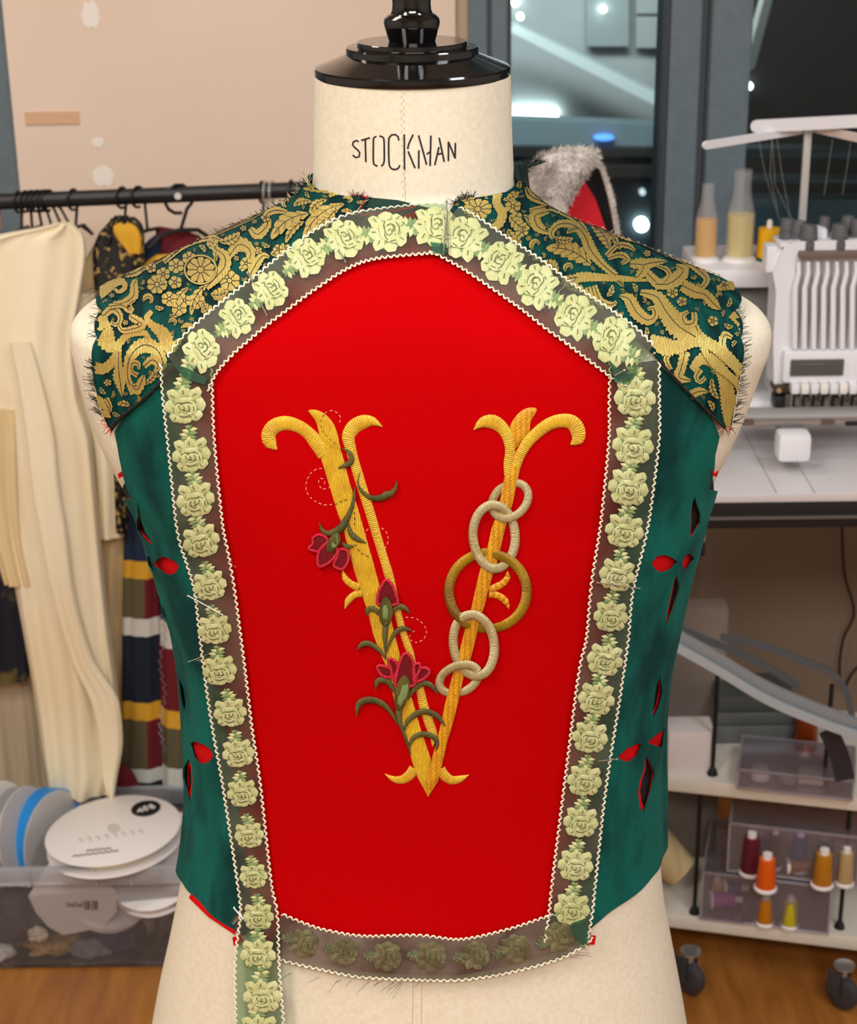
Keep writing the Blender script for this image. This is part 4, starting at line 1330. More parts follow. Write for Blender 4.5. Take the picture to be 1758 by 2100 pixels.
def ribbon(cl, centers, sc, name, label, off=RO, upright=False, flip=1, mats=None, lift=None, angd=0.0):
    mb = MB()
    q = cr(cl, 7.0)
    n = 6
    V2, H = [], []
    N = len(q)
    for i, a in enumerate(q):
        t = q[min(i + 1, N - 1)][:2] - q[max(i - 1, 0)][:2]; t = t / np.linalg.norm(t); nn = np.array([-t[1], t[0]])
        li = lift(a[1]) if lift else 0
        for k in range(n + 1):
            u = -1 + 2 * k / n
            V2.append(tuple(a[:2] + nn * a[2] / 2 * u))
            H.append(off + li + .0006 * math.sin(i * .35 + k) * .4)
    V = drape(V2, np.array(H))
    mb.add([tuple(v) for v in V], [(i * (n + 1) + k, i * (n + 1) + k + 1, (i + 1) * (n + 1) + k + 1, (i + 1) * (n + 1) + k) for i in range(N - 1) for k in range(n)], 0)
    fine = cr(cl, 2.0)
    for sg in (-1, 1):
        pts = []; s = 0
        for i in range(len(fine)):
            a = fine[i]
            t = fine[min(i + 1, len(fine) - 1)][:2] - fine[max(i - 1, 0)][:2]; t = t / np.linalg.norm(t); nn = np.array([-t[1], t[0]])
            if i: s += np.linalg.norm(a[:2] - fine[i - 1][:2])
            ph = (s / 12.5 + (0.3 if sg > 0 else 0)) % 1.0
            e = abs(math.sin(PI * ph))
            c = a[:2] + nn * sg * (a[2] / 2 - 4 + 5.4 * e)
            li = lift(a[1]) if lift else 0
            pts.append((c[0], c[1], 2.0 + 1.8 * e, li))
        # continuous picot line, split where the lift changes
        stroke(mb, [(p[0], p[1], p[2]) for p in pts], off + .0003, .0009, 1, n=3, step=3, offs=[p[3] for p in pts] if lift else None)
    arr = np.array([c[:2] for c in q])
    for cx, cy in centers:
        i = int(np.argmin(np.hypot(arr[:, 0] - cx, arr[:, 1] - cy)))
        t = arr[min(i + 2, N - 1)] - arr[max(i - 2, 0)]
        ang = math.atan2(t[1], t[0]) - PI / 2 + angd
        rose(mb, cx, cy, ang, sc * q[i][2] / 90.0, off + .0004 + (lift(cy) if lift else 0), flip=1 if rnd.random() < .5 else -1)
    return mb.build(name, mats or [M_SHEER, M_PICOT, M_PETAL, M_SPRIG, M_VEIN], parent=vest, label=label)


ribbon(LEFT_V, [(393, 822), (406, 921), (415, 1010), (428, 1094), (447, 1186), (457, 1276), (468, 1360), (489, 1447), (505, 1531), (513, 1613), (526, 1699), (534, 1784), (543, 1867), (545, 1942), (554, 2024), (548, 2098), (551, 2180), (555, 2262)], 32, 'ribbon_trim',
       'sheer green rose ribbon down the photo\'s left side, its tail hanging loose', lift=lambda y: max(0, min(.004, (y - 1880) * .00004)))
ribbon(RIGHT_V, [(1291, 806), (1286, 902), (1276, 986), (1267, 1075), (1252, 1165), (1239, 1249), (1227, 1338), (1210, 1418), (1197, 1497), (1186, 1586), (1179, 1671), (1169, 1760), (1162, 1850)], 32, 'ribbon_trim',
       'sheer green rose ribbon down the photo\'s right side')
ribbon(TOP_L, [(886, 484), (798, 496), (714, 512), (639, 549), (567, 612), (499, 665), (427, 724)][::-1], 31, 'ribbon_trim', 'sheer green rose ribbon slanting up the photo\'s left to the neck', off=RO + .0012)
ribbon(TOP_R, [(946, 510), (1020, 558), (1092, 606), (1169, 664), (1247, 708)], 33, 'ribbon_trim', 'sheer green rose ribbon slanting down the photo\'s right from the neck', off=RO + .0015, angd=PI)
ribbon(BOTTOM, [(631, 1922), (711, 1938), (795, 1948), (884, 1948), (972, 1946), (1052, 1933), (1137, 1909)], 27, 'ribbon_trim', 'sheer rose ribbon turned face down along the bottom hem', off=RO - .0006,
       mats=[sheer('sheer_mauve_ribbon', (0.30, 0.42, 0.34, 1), C(150, 134, 122), 0.42, nscale=30), M_PICOT, M_PET2, M_SPR2, M_VEIN])
# folded mitre corners (darker double layers)
M_FOLD = sheer('sheer_fold', (0.25, 0.55, 0.42, 1), C(70, 110, 88), 0.45)
for fp, fo in (([(372, 745), (398, 752), (440, 770), (434, 782), (395, 770)], .0032), ([(1240, 742), (1262, 760), (1290, 762), (1272, 775), (1248, 778)], .0034),
               ([(1160, 1880), (1190, 1868), (1192, 1926), (1168, 1910)], .0016), ([(880, 518), (910, 522), (912, 540), (885, 538)], .0034)):
    mb = MB(); patch(mb, fp, RO + fo, 0, grid=9); mb.build('ribbon_fold', M_FOLD, parent=vest)

# ---- embroidery
EO = 0.0064
emb = MB(); emb.add([tuple(drape([(878, 1400)], np.array([.0062]))[0])] * 1, [], 0)
A_ = T((500, 800), 4.395); B_ = T((860, 800), 4.395); C_ = T((680, 1180), 4.375)


def poly(mb, pts, off, mt, h=.0010, hw=7, grid=8, step=6):
    q = [(a[0], a[1]) for a in cr([(p[0], p[1], 0) for p in pts], step, closed=True)]
    patch(mb, q, off, mt, grid=grid, h=h, hw=hw, thick=0.0004)


mono = MB()
# left broad stem with its curl
stem = A_([(662, 478), (720, 620), (790, 850), (860, 1080), (905, 1190), (930, 1300), (962, 1420), (1010, 1600), (1062, 1760)]) + \
    C_([(340, 300), (380, 480), (440, 640), (490, 760), (545, 970), (592, 1200), (660, 1390), (700, 1530), (735, 1660), (775, 1770), (865, 1937), (880, 1700), (890, 1600), (850, 1480), (800, 1330), (750, 1150), (690, 950), (612, 650), (545, 380), (470, 130)]) + \
    A_([(1225, 1700), (1170, 1500), (1112, 1300), (1062, 1120), (1012, 950), (962, 800), (912, 600), (862, 445), (760, 400)])
patch(mono, stem, EO, 0, grid=8, h=.0012, hw=9, thick=.0005)
stroke(mono, A_([(322, 510, 8), (268, 460, 108), (243, 385, 128), (290, 308, 132), (390, 275, 128), (500, 300, 116), (590, 358, 112), (670, 450, 130), (740, 560, 120)]), EO, .0016, 0, n=8)
poly(mono, A_([(595, 162), (660, 155), (740, 190), (810, 262), (850, 350), (872, 450), (880, 520), (780, 500), (712, 430), (690, 350), (665, 260), (622, 198)]), EO + .0005, 0)
stroke(mono, A_([(1255, 310, 5), (1170, 262, 80), (1085, 265, 125), (1000, 310, 130), (952, 390, 115), (965, 470, 100), (998, 600, 88), (1040, 740, 88), (1090, 900, 86), (1150, 1090, 84), (1215, 1310, 78), (1270, 1490, 76), (1315, 1640, 80)]) +
       C_([(600, 300, 66), (645, 470, 62), (705, 640, 66), (730, 760, 66), (790, 960, 72), (828, 1130, 82), (880, 1290, 84), (915, 1400, 70), (905, 1490, 8)]), EO, .0014, 0, n=6)
for s_ in ([(905, 1580, 4), (922, 1650, 52), (975, 1705, 62), (1050, 1740, 76)], [(925, 1928, 6), (950, 1860, 56), (1010, 1803, 62), (1080, 1788, 70)]):
    stroke(mono, A_(s_), EO, .0012, 0)
for s_ in ([(485, 1735, 4), (560, 1782, 52), (640, 1788, 78), (710, 1740, 92), (745, 1680, 90)], [(1225, 1745, 4), (1150, 1782, 62), (1070, 1792, 78), (1000, 1740, 92), (975, 1680, 80)]):
    stroke(mono, C_(s_), EO - .0001, .0012, 0)
# right narrow stem in deeper gold
st2 = C_([(865, 1937), (862, 1780), (892, 1620), (932, 1480), (980, 1280), (1012, 1120), (1062, 920), (1090, 810), (1140, 640), (1190, 440), (1250, 230), (1300, 0)]) + \
    B_([(560, 1500), (592, 1430), (642, 1200), (682, 1100), (722, 930), (752, 760), (820, 640), (920, 600), (890, 690), (868, 780), (828, 980), (792, 1080), (742, 1280), (692, 1500), (642, 1650)]) + \
    C_([(1420, 0), (1360, 230), (1320, 350), (1290, 500), (1235, 720), (1182, 850), (1132, 1080), (1092, 1250), (1032, 1450), (992, 1640), (952, 1800)])
patch(mono, st2, EO + .0008, 1, grid=8, h=.0011, hw=7, thick=.0006)
poly(mono, B_([(1045, 150), (960, 140), (880, 190), (822, 270), (806, 330), (830, 420), (852, 500), (900, 450), (978, 350), (990, 260)]), EO, 1)
stroke(mono, B_([(482, 336, 4), (560, 270, 92), (655, 262, 128), (740, 320, 110), (790, 410, 100), (808, 520, 92), (790, 640, 84), (778, 740, 50)]), EO + .0004, .0014, 0, n=7)
stroke(mono, B_([(1337, 462, 6), (1396, 420, 110), (1405, 340, 132), (1350, 262, 132), (1250, 250, 120), (1150, 282, 112), (1055, 350, 104), (965, 440, 96), (900, 545, 90), (858, 650, 82), (822, 760, 70)]), EO + .0006, .0014, 0, n=7)
for s_ in ([(782, 1588, 4), (785, 1640, 50), (745, 1700, 62), (680, 1735, 66), (625, 1760, 60)], [(795, 1932, 4), (768, 1865, 58), (700, 1812, 62), (615, 1795, 66)]):
    stroke(mono, B_(s_), EO, .0012, 1)
mono_o = mono.build('embroidered_letter', [M_GOLDT, M_ORGT], parent=vest, label='gold embroidered letter V')


def sub(mbx, name, m, label=None):
    return mbx.build(name, m, parent=mono_o, label=label)


def ringpart(cx, cy, rx, ry, rot, w, lv, m, name, label):
    """embroidered chain link; lv = [(angle deg, height mm)...] going over and under"""
    mbx = MB(); pts = []; offs = []
    ca, sa = math.cos(rot), math.sin(rot)
    for i in range(49):
        a = 2 * PI * i / 48
        x, y = rx * math.cos(a), ry * math.sin(a)
        pts.append((cx + x * ca - y * sa, cy + x * sa + y * ca, w))
        th = math.degrees(math.atan2(y * ca + x * sa, x * ca - y * sa)) % 360
        ks = sorted(lv); ks = [(ks[-1][0] - 360, ks[-1][1])] + ks + [(ks[0][0] + 360, ks[0][1])]
        offs.append(float(np.interp(th, [k[0] for k in ks], [k[1] for k in ks])) * .001)
    stroke(mbx, pts, EO, .0016, 0, n=7, step=5, offs=offs)
    return sub(mbx, name, m, label)


def BC(p): return B_([p])[0][:2]


def CC(p): return C_([p])[0][:2]


x, y = BC((805, 958)); ringpart(x, y, 178 / 4.395, 132 / 4.395, math.radians(-40), 17, [(0, .6), (60, 1.6), (100, 2.6), (140, 1.0), (200, .3), (262, -1.2), (300, .2)], M_SILT, 'chain_link', 'small upper pale link')
x, y = BC((662, 1272)); ringpart(x, y, 186 / 4.395, 288 / 4.395, math.radians(-4), 18.5, [(0, .8), (60, .5), (95, 2.8), (130, 2.2), (180, .8), (250, 3.4), (275, 3.2), (305, .6)], M_SILT, 'chain_link', 'long pale link above the gold ring')
ringpart(998, 1203, 78, 77, 0, 20, [(0, .6), (90, -.6), (100, -.8), (130, 1.6), (180, .6), (250, .4), (265, -.6), (290, 2.0), (310, 1.6)], M_RINGT, 'gold_ring', 'large antique gold ring')
x, y = CC((1267, 568)); ringpart(x, y, 178 / 4.375, 280 / 4.375, math.radians(-6), 18.5, [(0, 1.2), (70, 2.6), (100, 1.2), (180, .2), (230, .4), (260, 2.8), (290, 3.0), (320, 2.4)], M_SILT, 'chain_link', 'long pale link below the gold ring')
x, y = CC((1137, 878)); ringpart(x, y, 180 / 4.375, 130 / 4.375, math.radians(-28), 17, [(0, .4), (60, -.2), (95, -1.4), (120, -.8), (180, 1.2), (230, 2.8), (280, 3.2), (320, 2.0)], M_SILT, 'chain_link', 'small lower pale link')


def leafpart(strokes, tr, name='vine_leaf', label=None, m=M_OLIVE, h=.0013, off=EO + .0014):
    mbx = MB()
    for s_ in strokes: stroke(mbx, tr(s_), off, h, 0, n=6, step=4)
    return sub(mbx, name, m, label)


for s_ in ([(895, 492, 5), (960, 530, 35), (985, 590, 50), (955, 632, 52), (865, 668, 14)],
           [(1060, 690, 3), (1038, 800, 14), (1080, 880, 34), (1160, 932, 46), (1250, 930, 62), (1288, 905, 66), (1330, 895, 56), (1372, 840, 32), (1380, 772, 5)],
           [(1010, 830, 8), (1005, 930, 28), (975, 1040, 40), (925, 1150, 66), (870, 1215, 70), (780, 1248, 48), (722, 1212, 34), (697, 1150, 5)],
           [(955, 1150, 14), (970, 1230, 46), (1020, 1290, 56), (1115, 1333, 8)], [(900, 1325, 16), (940, 1365, 46), (1005, 1360, 16)]):
    leafpart([s_], A_)
for s_ in ([(335, 312, 6), (332, 262, 50), (380, 245, 54), (435, 292, 34)], [(535, 285, 36), (600, 230, 50), (660, 240, 44), (707, 285, 5)],
           [(498, 640, 16), (540, 520, 30), (600, 440, 48), (660, 422, 44), (727, 440, 5)], [(492, 692, 10), (430, 610, 40), (350, 560, 50), (290, 565, 50), (240, 612, 8)],
           [(405, 972, 6), (420, 900, 50), (480, 885, 55), (530, 920, 50), (578, 1000, 26)], [(690, 1050, 26), (750, 960, 50), (830, 915, 50), (900, 940, 45), (955, 1022, 5)],
           [(602, 1285, 10), (530, 1160, 40), (440, 1085, 55), (340, 1065, 60), (260, 1100, 55), (237, 1207, 5)], [(655, 1342, 10), (690, 1250, 45), (780, 1180, 55), (860, 1170, 55), (960, 1220, 45), (1037, 1322, 5)],
           [(700, 1482, 16), (740, 1400, 45), (830, 1370, 50), (920, 1400, 50), (950, 1460, 38), (930, 1522, 5)], [(497, 350, 60), (487, 480, 50), (490, 600, 24), (495, 700, 8)],
           [(618, 1110, 70), (610, 1220, 50), (640, 1330, 30), (690, 1470, 24), (716, 1562, 5)]):
    leafpart([s_], C_)


def flowerpart(petals, tr, name='embroidered_flower', label=None):
    mbx = MB()
    for i, pt in enumerate(petals):
        p = tr(pt)
        poly(mbx, p, EO + .0016 + .0003 * i, 1, h=.0004, hw=5)
        c = [(a[0], a[1], 6.6) for a in p]
        stroke(mbx, c + [c[0]], EO + .0018 + .0003 * i, .0013, 0, n=5, step=4)
    return sub(mbx, name, [M_CRIM, M_MAROON], label)


flowerpart([[(640, 1290), (690, 1255), (755, 1275), (770, 1330), (700, 1400), (660, 1400), (610, 1375), (645, 1335)], [(880, 1385), (945, 1395), (955, 1490), (905, 1560), (830, 1530), (860, 1450)],
            [(780, 1315), (715, 1375), (690, 1450), (705, 1535), (790, 1500), (845, 1440), (862, 1385)]], A_, label='drooping crimson bell flower left of the stem')
flowerpart([[(420, 200), (428, 110), (465, 30), (500, -10), (552, 40), (582, 120), (596, 195), (500, 215)]], C_, label='single crimson bud between the stems')
flowerpart([[(540, 860), (460, 840), (420, 765), (470, 755), (540, 790)], [(760, 900), (840, 860), (880, 800), (830, 770), (780, 800)], [(560, 880), (540, 780), (520, 690), (565, 700), (600, 760)], [(740, 880), (790, 790), (790, 730), (750, 735), (735, 780)],
            [(575, 920), (590, 830), (618, 720), (655, 640), (690, 640), (730, 700), (742, 790), (738, 920)]], C_, label='open crimson flower above the lowest leaves')
for pl, inn, tr in (([(770, 1395), (775, 1310), (830, 1240), (870, 1230), (892, 1290), (870, 1350), (812, 1400)], [(810, 1350), (822, 1290), (860, 1250), (872, 1300), (840, 1360)], A_),
                    ([(490, 125), (530, 160), (556, 240), (550, 310), (520, 380), (470, 380), (440, 320), (436, 260), (455, 175)], [(492, 172), (520, 222), (522, 290), (492, 368), (470, 310), (470, 220)], C_),
                    ([(662, 830), (702, 880), (706, 960), (682, 1060), (640, 1130), (590, 1140), (570, 1060), (580, 950), (620, 862)], [(655, 878), (690, 902), (680, 1000), (620, 1110), (600, 1080), (605, 1000), (630, 930)], C_)):
    mbx = MB(); poly(mbx, tr(pl), EO + .0034, 0, h=.0012, hw=8); poly(mbx, tr(inn), EO + .0044, 1, h=.0008, hw=5)
    sub(mbx, 'flower_calyx', [M_OLIVE, M_SAGE])


def dashes(pl, tr, off=EO + .0003, m=0, mbx=None):
    mb = mbx
    q = cr([p + (0,) for p in tr(pl)] if len(tr(pl)[0]) == 2 else tr(pl), 1.5)
    acc = 0; cur = []
    for i in range(1, len(q)):
        acc += np.linalg.norm(q[i][:2] - q[i - 1][:2])
        if acc % 11 < 7.5: cur.append((q[i][0], q[i][1], 2.2))
        else:
            if len(cur) > 2: stroke(mbx, cur[::2] if len(cur) > 4 else cur, off, .0005, m, n=2, step=3)
            cur = []


mbx = MB()
dashes([(745, 820), (735, 775), (700, 768), (690, 812), (722, 857), (790, 842), (818, 785), (782, 702), (712, 677), (632, 708), (584, 790), (584, 880), (640, 955), (740, 1000), (830, 992)], A_, mbx=mbx)
sub(mbx, 'running_stitch', [M_PINKT, M_OLIVE], 'large spiral tendril left of the stem')
mbx = MB()
dashes([(740, 187), (800, 165), (850, 182), (884, 232), (860, 292)], A_, mbx=mbx)
sub(mbx, 'running_stitch', [M_PINKT, M_OLIVE], 'small tendril arc beside the top leaf')
mbx = MB()
dashes([(1112, 1330), (1108, 1240), (1170, 1198), (1250, 1210), (1302, 1272), (1290, 1372), (1200, 1445)], A_, mbx=mbx)
sub(mbx, 'running_stitch', [M_PINKT, M_OLIVE], 'round tendril crossing the thin stem')
mbx = MB()
dashes([(662, 330), (750, 340), (822, 390), (852, 460), (822, 530), (750, 556), (702, 520), (722, 470), (752, 450)], C_, mbx=mbx)
sub(mbx, 'running_stitch', [M_PINKT, M_OLIVE], 'small spiral tendril right of the stem')
mbx = MB()
dashes([(830, 992), (900, 960), (990, 925)], A_, EO + .0016, 1, mbx)
sub(mbx, 'running_stitch', [M_PINKT, M_OLIVE], 'dashed stitches over the gold')
mbx = MB()
dashes([(740, 190), (712, 260), (730, 340), (800, 420), (880, 480)], A_, EO + .0016, 1, mbx)
sub(mbx, 'running_stitch', [M_PINKT, M_OLIVE], 'dashed stitches over the gold')
mbx = MB()
dashes([(1000, 1000), (1010, 1100), (1005, 1220)], A_, EO + .0016, 1, mbx)
sub(mbx, 'running_stitch', [M_PINKT, M_OLIVE], 'dashed stitches over the gold')
mbx = MB()
dashes([(1010, 1340), (1070, 1420), (1150, 1460)], A_, EO + .0016, 1, mbx)
sub(mbx, 'running_stitch', [M_PINKT, M_OLIVE], 'dashed stitches over the gold')

# ---- pins
def pin(x0, y0, x1, y1, label, head=False):
    a = drape([(x0, y0)], np.array([RO + .005]))[0]; b = drape([(x1, y1)], np.array([RO + .005]))[0]
    mb = MB().tube([a, b], .00045, 0, n=6)
    a = Vector(a); b = Vector(b)
    d = (a - b).normalized()
    mb.tube([a, a + d * .0006], .0009, 0, n=8)
    mb.build('straight_pin', M_STEEL, label=label, cat='pin', group='steel pins holding the ribbon')


pin(907, 437, 914, 541, 'long steel pin standing upright through the ribbon peak below the neck')
pin(910, 470, 904, 538, 'shorter steel pin tight beside the upright pin at the ribbon peak')
pin(527, 590, 536, 606, 'short steel pin at upper edge of the left slanting ribbon')
pin(550, 640, 562, 663, 'steel pin near lower edge of the left slanting ribbon')
pin(707, 541, 719, 560, 'steel pin at the ribbon overlap left of the peak')
pin(1156, 603, 1130, 622, 'upper steel pin across the right slanting ribbon')
pin(1108, 644, 1095, 655, 'steel pin low on the right slanting ribbon beside a leaf sprig')
pin(1264, 756, 1246, 765, 'steel pin at inner corner of the right ribbon fold')
pin(1323, 730, 1308, 738, 'steel pin at outer corner of the right ribbon fold')
pin(414, 1202, 480, 1240, 'long slanted steel pin across the left vertical ribbon')
pin(1208, 1175, 1289, 1187, 'long steel pin lying across the right vertical ribbon')
pin(1241, 1538, 1207, 1541, 'level steel pin crossing the outer edge of right ribbon beside the lower slits')
pin(503, 1846, 520, 1868, 'steel pin at the lower left ribbon corner above the red tag')

# ================================================================== left: clothes rail
M_BLKST = mat('black_powder_steel', C(26, 27, 30), 0.42, metal=0.2)
M_CREAM = mat('cream_calico', C(243, 232, 204), 0.85, col2=C(236, 220, 184), nscale=9, nstretch=(1, 1, .4), bscale=14, bstr=0.15, bstretch=(1, 1, .25), bdist=0.004)
M_CREAM2 = mat('warm_calico', C(228, 206, 160), 0.85, col2=C(214, 188, 140), nscale=9, nstretch=(1, 1, .4), bscale=14, bstr=0.15, bstretch=(1, 1, .25), bdist=0.004)
M_NAVY = mat('navy_cloth', C(16, 38, 66), 0.85)
M_BLKC = mat('black_cloth', C(10, 10, 14), 0.85)
M_YEL = mat('mustard_cloth', C(214, 162, 40), 0.8)
M_WHC = mat('white_band', C(206, 206, 200), 0.8)
M_OLV = mat('olive_cloth', C(92, 84, 58), 0.85)
M_BURG = mat('burgundy_cloth', C(104, 12, 26), 0.85)
M_FLOR = mat('dark_floral', C(18, 20, 38), 0.8, col2=C(104, 92, 44), nscale=16, lo=.56, hi=.62)
M_SEQ = mat('gold_black_brocade', C(14, 12, 10), 0.5, col2=C(190, 160, 90), nscale=110, lo=.56, hi=.62)

YRAIL = 2.46
r0 = P(-700, 452, YRAIL + .12); r1 = P(900, 368, YRAIL)
ra, rb = P(-60, 416, YRAIL), P(640, 388, YRAIL)
dirn = (rb - ra).normalized()
A0 = ra - dirn * 0.5; A1 = rb + dirn * 0.35
RR = 0.0112
rail = thing('clothes_rail', (ra.x, ra.y, 0), 'black steel clothes rail with hangers in front of the pink wall', 'clothes rail')
MB().tube([A0, A1], RR, n=24).build('rail_tube', M_BLKST, parent=rail)
for p in (A0 + dirn * .02, A1 - dirn * .02):
    MB().tube([(p.x, p.y, 0.05), (p.x, p.y, p.z)], 0.012, n=16).build('upright', M_BLKST, parent=rail)
    MB().tube([(p.x, p.y - .22, 0.014), (p.x, p.y + .22, 0.014)], 0.013, n=16).build('rail_foot', M_BLKST, parent=rail)
    MB().tube([(p.x, p.y, 0.014), (p.x, p.y, 0.06)], 0.012, n=12).build('rail_joint', M_BLKST, parent=rail)


def railpt(px):
    """point on the rail axis seen at column px"""
    lo, hi = -0.5, 2.5
    for _ in range(40):
        m = (lo + hi) / 2; q = ra + (rb - ra) * m
        v = RCAM.transposed() @ (q - CAM)
        x = 879 + v.x / -v.z * FOC
        if x < px: lo = m
        else: hi = m
    return ra + (rb - ra) * ((lo + hi) / 2)


M_HANG = mat('black_plastic', C(14, 14, 17), 0.35)
M_CLEAR = sheer('clear_plastic', (0.93, 0.93, 0.93, 1), (0.7, 0.7, 0.7, 1), 0.22, gloss=0.6)
M_COPPER = mat('copper_wire', C(196, 120, 92), 0.3, metal=0.8)
M_GREYPL = mat('grey_velvet', C(120, 122, 126), 0.8)
hang_info = {}


def hanger(px, label, m=M_HANG, yaw=80, size=.045, r=.0021, drop=.026, span=True, roll=0.0, lean=0.0, big=1.0):
    """a hook over the rail and a shoulder bar below, turned almost edge-on to the camera"""
    c = railpt(px)
    t = thing('clothes_hanger', (c.x, c.y, c.z), label, 'hanger', 'hangers on the clothes rail')
    a = math.radians(yaw)
    ux = Vector((math.cos(a), math.sin(a), 0))
    R = (RR + r + .0012) * big
    up = Vector((0, 0, 1))
    dz = (RR + r) - R
    hook = []
    for k in range(-2, 9):
        th = math.radians(200 - k * 30 + 20)
        hook.append(c + ux * (R * math.cos(th)) + up * (R * math.sin(th) + dz))
    # tail goes down to the neck of the hanger
    nb = c - up * (R + drop) + Vector((lean, 0, 0))
    hook += [c + ux * R * .55 - up * (R * 1.05) + Vector((lean * .4, 0, 0)), nb]
    MB().tube(hook, r, n=8).build('hook', m, parent=t)
    if span:
        s = MB()
        L = nb + ux * size - up * size * .42; Rr = nb - ux * size - up * size * .42
        s.tube([L, L * .5 + nb * .5 + up * .008, nb, Rr * .5 + nb * .5 + up * .008, Rr], [r * .9, r * 1.3, r * 1.3, r * 1.3, r * .9], n=8)
        s.build('shoulder_bar', m, parent=t)
    return t


hanger(-8, 'copper wire hanger at far left end of the rail', M_COPPER, r=.0018, span=False)
for i, (px, lb) in enumerate([(38, 'first black hanger, leftmost of the tight cluster'), (52, 'second black hanger in the tight cluster'), (64, 'third black hanger in the tight cluster'), (76, 'fourth black hanger in the tight cluster'), (88, 'fifth black hanger in the tight cluster'), (98, 'last black hanger, rightmost of the tight cluster')]):
    hanger(px, lb, yaw=76 - i * 4, lean=.006 * i, size=.04)
hanger(150, 'lone black hanger carrying the cream calico coat', yaw=70)
hanger(250, 'black hanger above the mustard collar', yaw=66)
hanger(283, 'black hanger between the mustard and the burgundy garments', yaw=60, drop=.034, lean=.01)
t = hanger(366, 'large black hanger with a white dot on its hook, over the burgundy neckline', yaw=25, r=.0026, drop=.03, big=1.35, size=.05)
hanger(537, 'black hanger at the rail\'s right, beside two clear hooks', yaw=80, span=False)
hanger(545, 'left one of two clear plastic hangers near the brocade shoulder', M_CLEAR, yaw=80, span=False)
hanger(557, 'right one of two clear plastic hangers near the brocade shoulder', M_CLEAR, yaw=80, span=False)
hanger(597, 'black hanger just left of the last one at the rail\'s end', yaw=80, span=False)
hanger(628, 'black hanger beside the dummy\'s neck', yaw=80, span=False)
c = railpt(368)
dot = MB().lathe([(.0005, 0), (.0042, 0), (.005, .0015)], (0, 0, 0), 0, 16, M=Matrix.Rotation(PI / 2, 3, 'X'))
dot.v = [(x + c.x, y + c.y - RR - .004, z + c.z + .001) for x, y, z in dot.v]
dot.build('size_dot', M_WHC, parent=t)


GBACK = 0.115


def garment(rows, Y, depth, name, mats, mfn=None, folds=(7, .006, 1.0), label=None, cat=None, parent=None, lean=0.0, ny=9, seed=0, topcap=True, group=None, depthfn=None):
    """hanging cloth: closed soft tube whose outline follows (py, xL, xR) rows"""
    Y = Y + GBACK
    ys = np.arange(rows[0][0], rows[-1][0] + .1, ny)
    L = pchip([r[0] for r in rows], [r[1] for r in rows], ys)
    R = pchip([r[0] for r in rows], [r[2] for r in rows], ys)
    nf, amp, ph = folds
    nseg = 40
    rws = []; mats_i = []
    zs = [P((rows[0][1] + rows[0][2]) / 2, y, Y).z for y in ys]
    for i, y in enumerate(ys):
        f = i / (len(ys) - 1)
        row = []
        xl_ = P(L[i], y, Y).x; xr_ = P(R[i], y, Y).x
        dd = depth * (0.35 + .65 * min(1, f * 3.5))
        if depthfn: dd = depthfn(f) * depth
        for k in range(nseg * 2):
            if k < nseg: u = k / nseg; side = -1
            else: u = 1 - (k - nseg) / nseg; side = 1
            th = PI * u
            e = abs(math.sin(th)) ** .5
            wv = amp * (.4 + .6 * f) * (math.sin(u * nf * PI + ph + f * 1.3 + seed) + .5 * math.sin(u * nf * 2.3 * PI + seed * 2 + f * 2))
            row.append(Vector((xl_ + (xr_ - xl_) * (0.5 - 0.5 * math.cos(th)), Y + side * dd / 2 * e + wv * e, zs[i])))
        rws.append(row)
    mb = MB()
    mi = []
    if mfn:
        for i in range(len(ys) - 1):
            for k in range(nseg * 2):
                kk = k if k < nseg else 2 * nseg - 1 - k
                u = .5 - .5 * math.cos(PI * (kk + .5) / nseg)
                mi.append(mfn(u, (ys[i] + ys[i + 1]) / 2))
    mb.quadstrip(rws, mi if mfn else 0, close_u=True)
    n = nseg * 2
    if topcap:
        mb.f.append(tuple(range(n))); mb.m.append(mi[0] if mfn else 0)
    b0 = (len(ys) - 1) * n
    mb.f.append(tuple(range(b0, b0 + n))); mb.m.append(mi[-1] if mfn else 0)
    return mb.build(name, mats, parent=parent, label=label, cat=cat, group=group, angle=60)


# cream calico coat at the front
ct = thing('calico_coat', P(90, 1610, 2.30), 'long cream calico coat hanging at far left in front of the other clothes', 'coat', 'garments on the clothes rail')
garment([(458, 118, 146), (470, 60, 160), (485, -30, 172), (520, -60, 176), (600, -60, 166), (700, -50, 152), (800, -40, 160), (900, -22, 186), (1000, -6, 196), (1100, 14, 205), (1300, 52, 226), (1450, 78, 244), (1560, 94, 246), (1625, 104, 230)],
        2.30, .06, 'coat_body', M_CREAM, folds=(5, .007, .4), parent=ct, seed=1)
garment([(700, 20, 62), (800, 40, 90), (900, 55, 112), (1000, 66, 122), (1100, 84, 138), (1200, 104, 150), (1350, 146, 190), (1450, 190, 246), (1520, 204, 252), (1600, 212, 240), (1640, 228, 234)],
        2.262, .012, 'coat_facing', M_CREAM, folds=(3, .002, .4), parent=ct, seed=3)
garment([(840, -70, 30), (1000, -50, 34), (1100, -20, 40), (1200, 10, 60)], 2.272, .01, 'coat_lining', M_CREAM2, folds=(4, .004, 1.4), parent=ct, seed=3)
# second cream jacket with a sleeve
jk = thing('calico_jacket', P(210, 1450, 2.37), 'cream calico jacket with a straight sleeve behind the long coat', 'jacket', 'garments on the clothes rail')
garment([(455, 222, 244), (480, 205, 262), (530, 176, 290), (590, 152, 300), (700, 142, 300), (900, 140, 290), (1200, 150, 262), (1470, 165, 262)], 2.38, .07, 'jacket_body', M_CREAM2, folds=(5, .006, 1.4), parent=jk, seed=5)
garment([(600, 146, 200), (700, 146, 215), (800, 160, 232), (900, 190, 246), (1000, 200, 252), (1103, 205, 255)], 2.335, .045, 'jacket_sleeve', M_CREAM, folds=(3, .003, .4), parent=jk, seed=6)
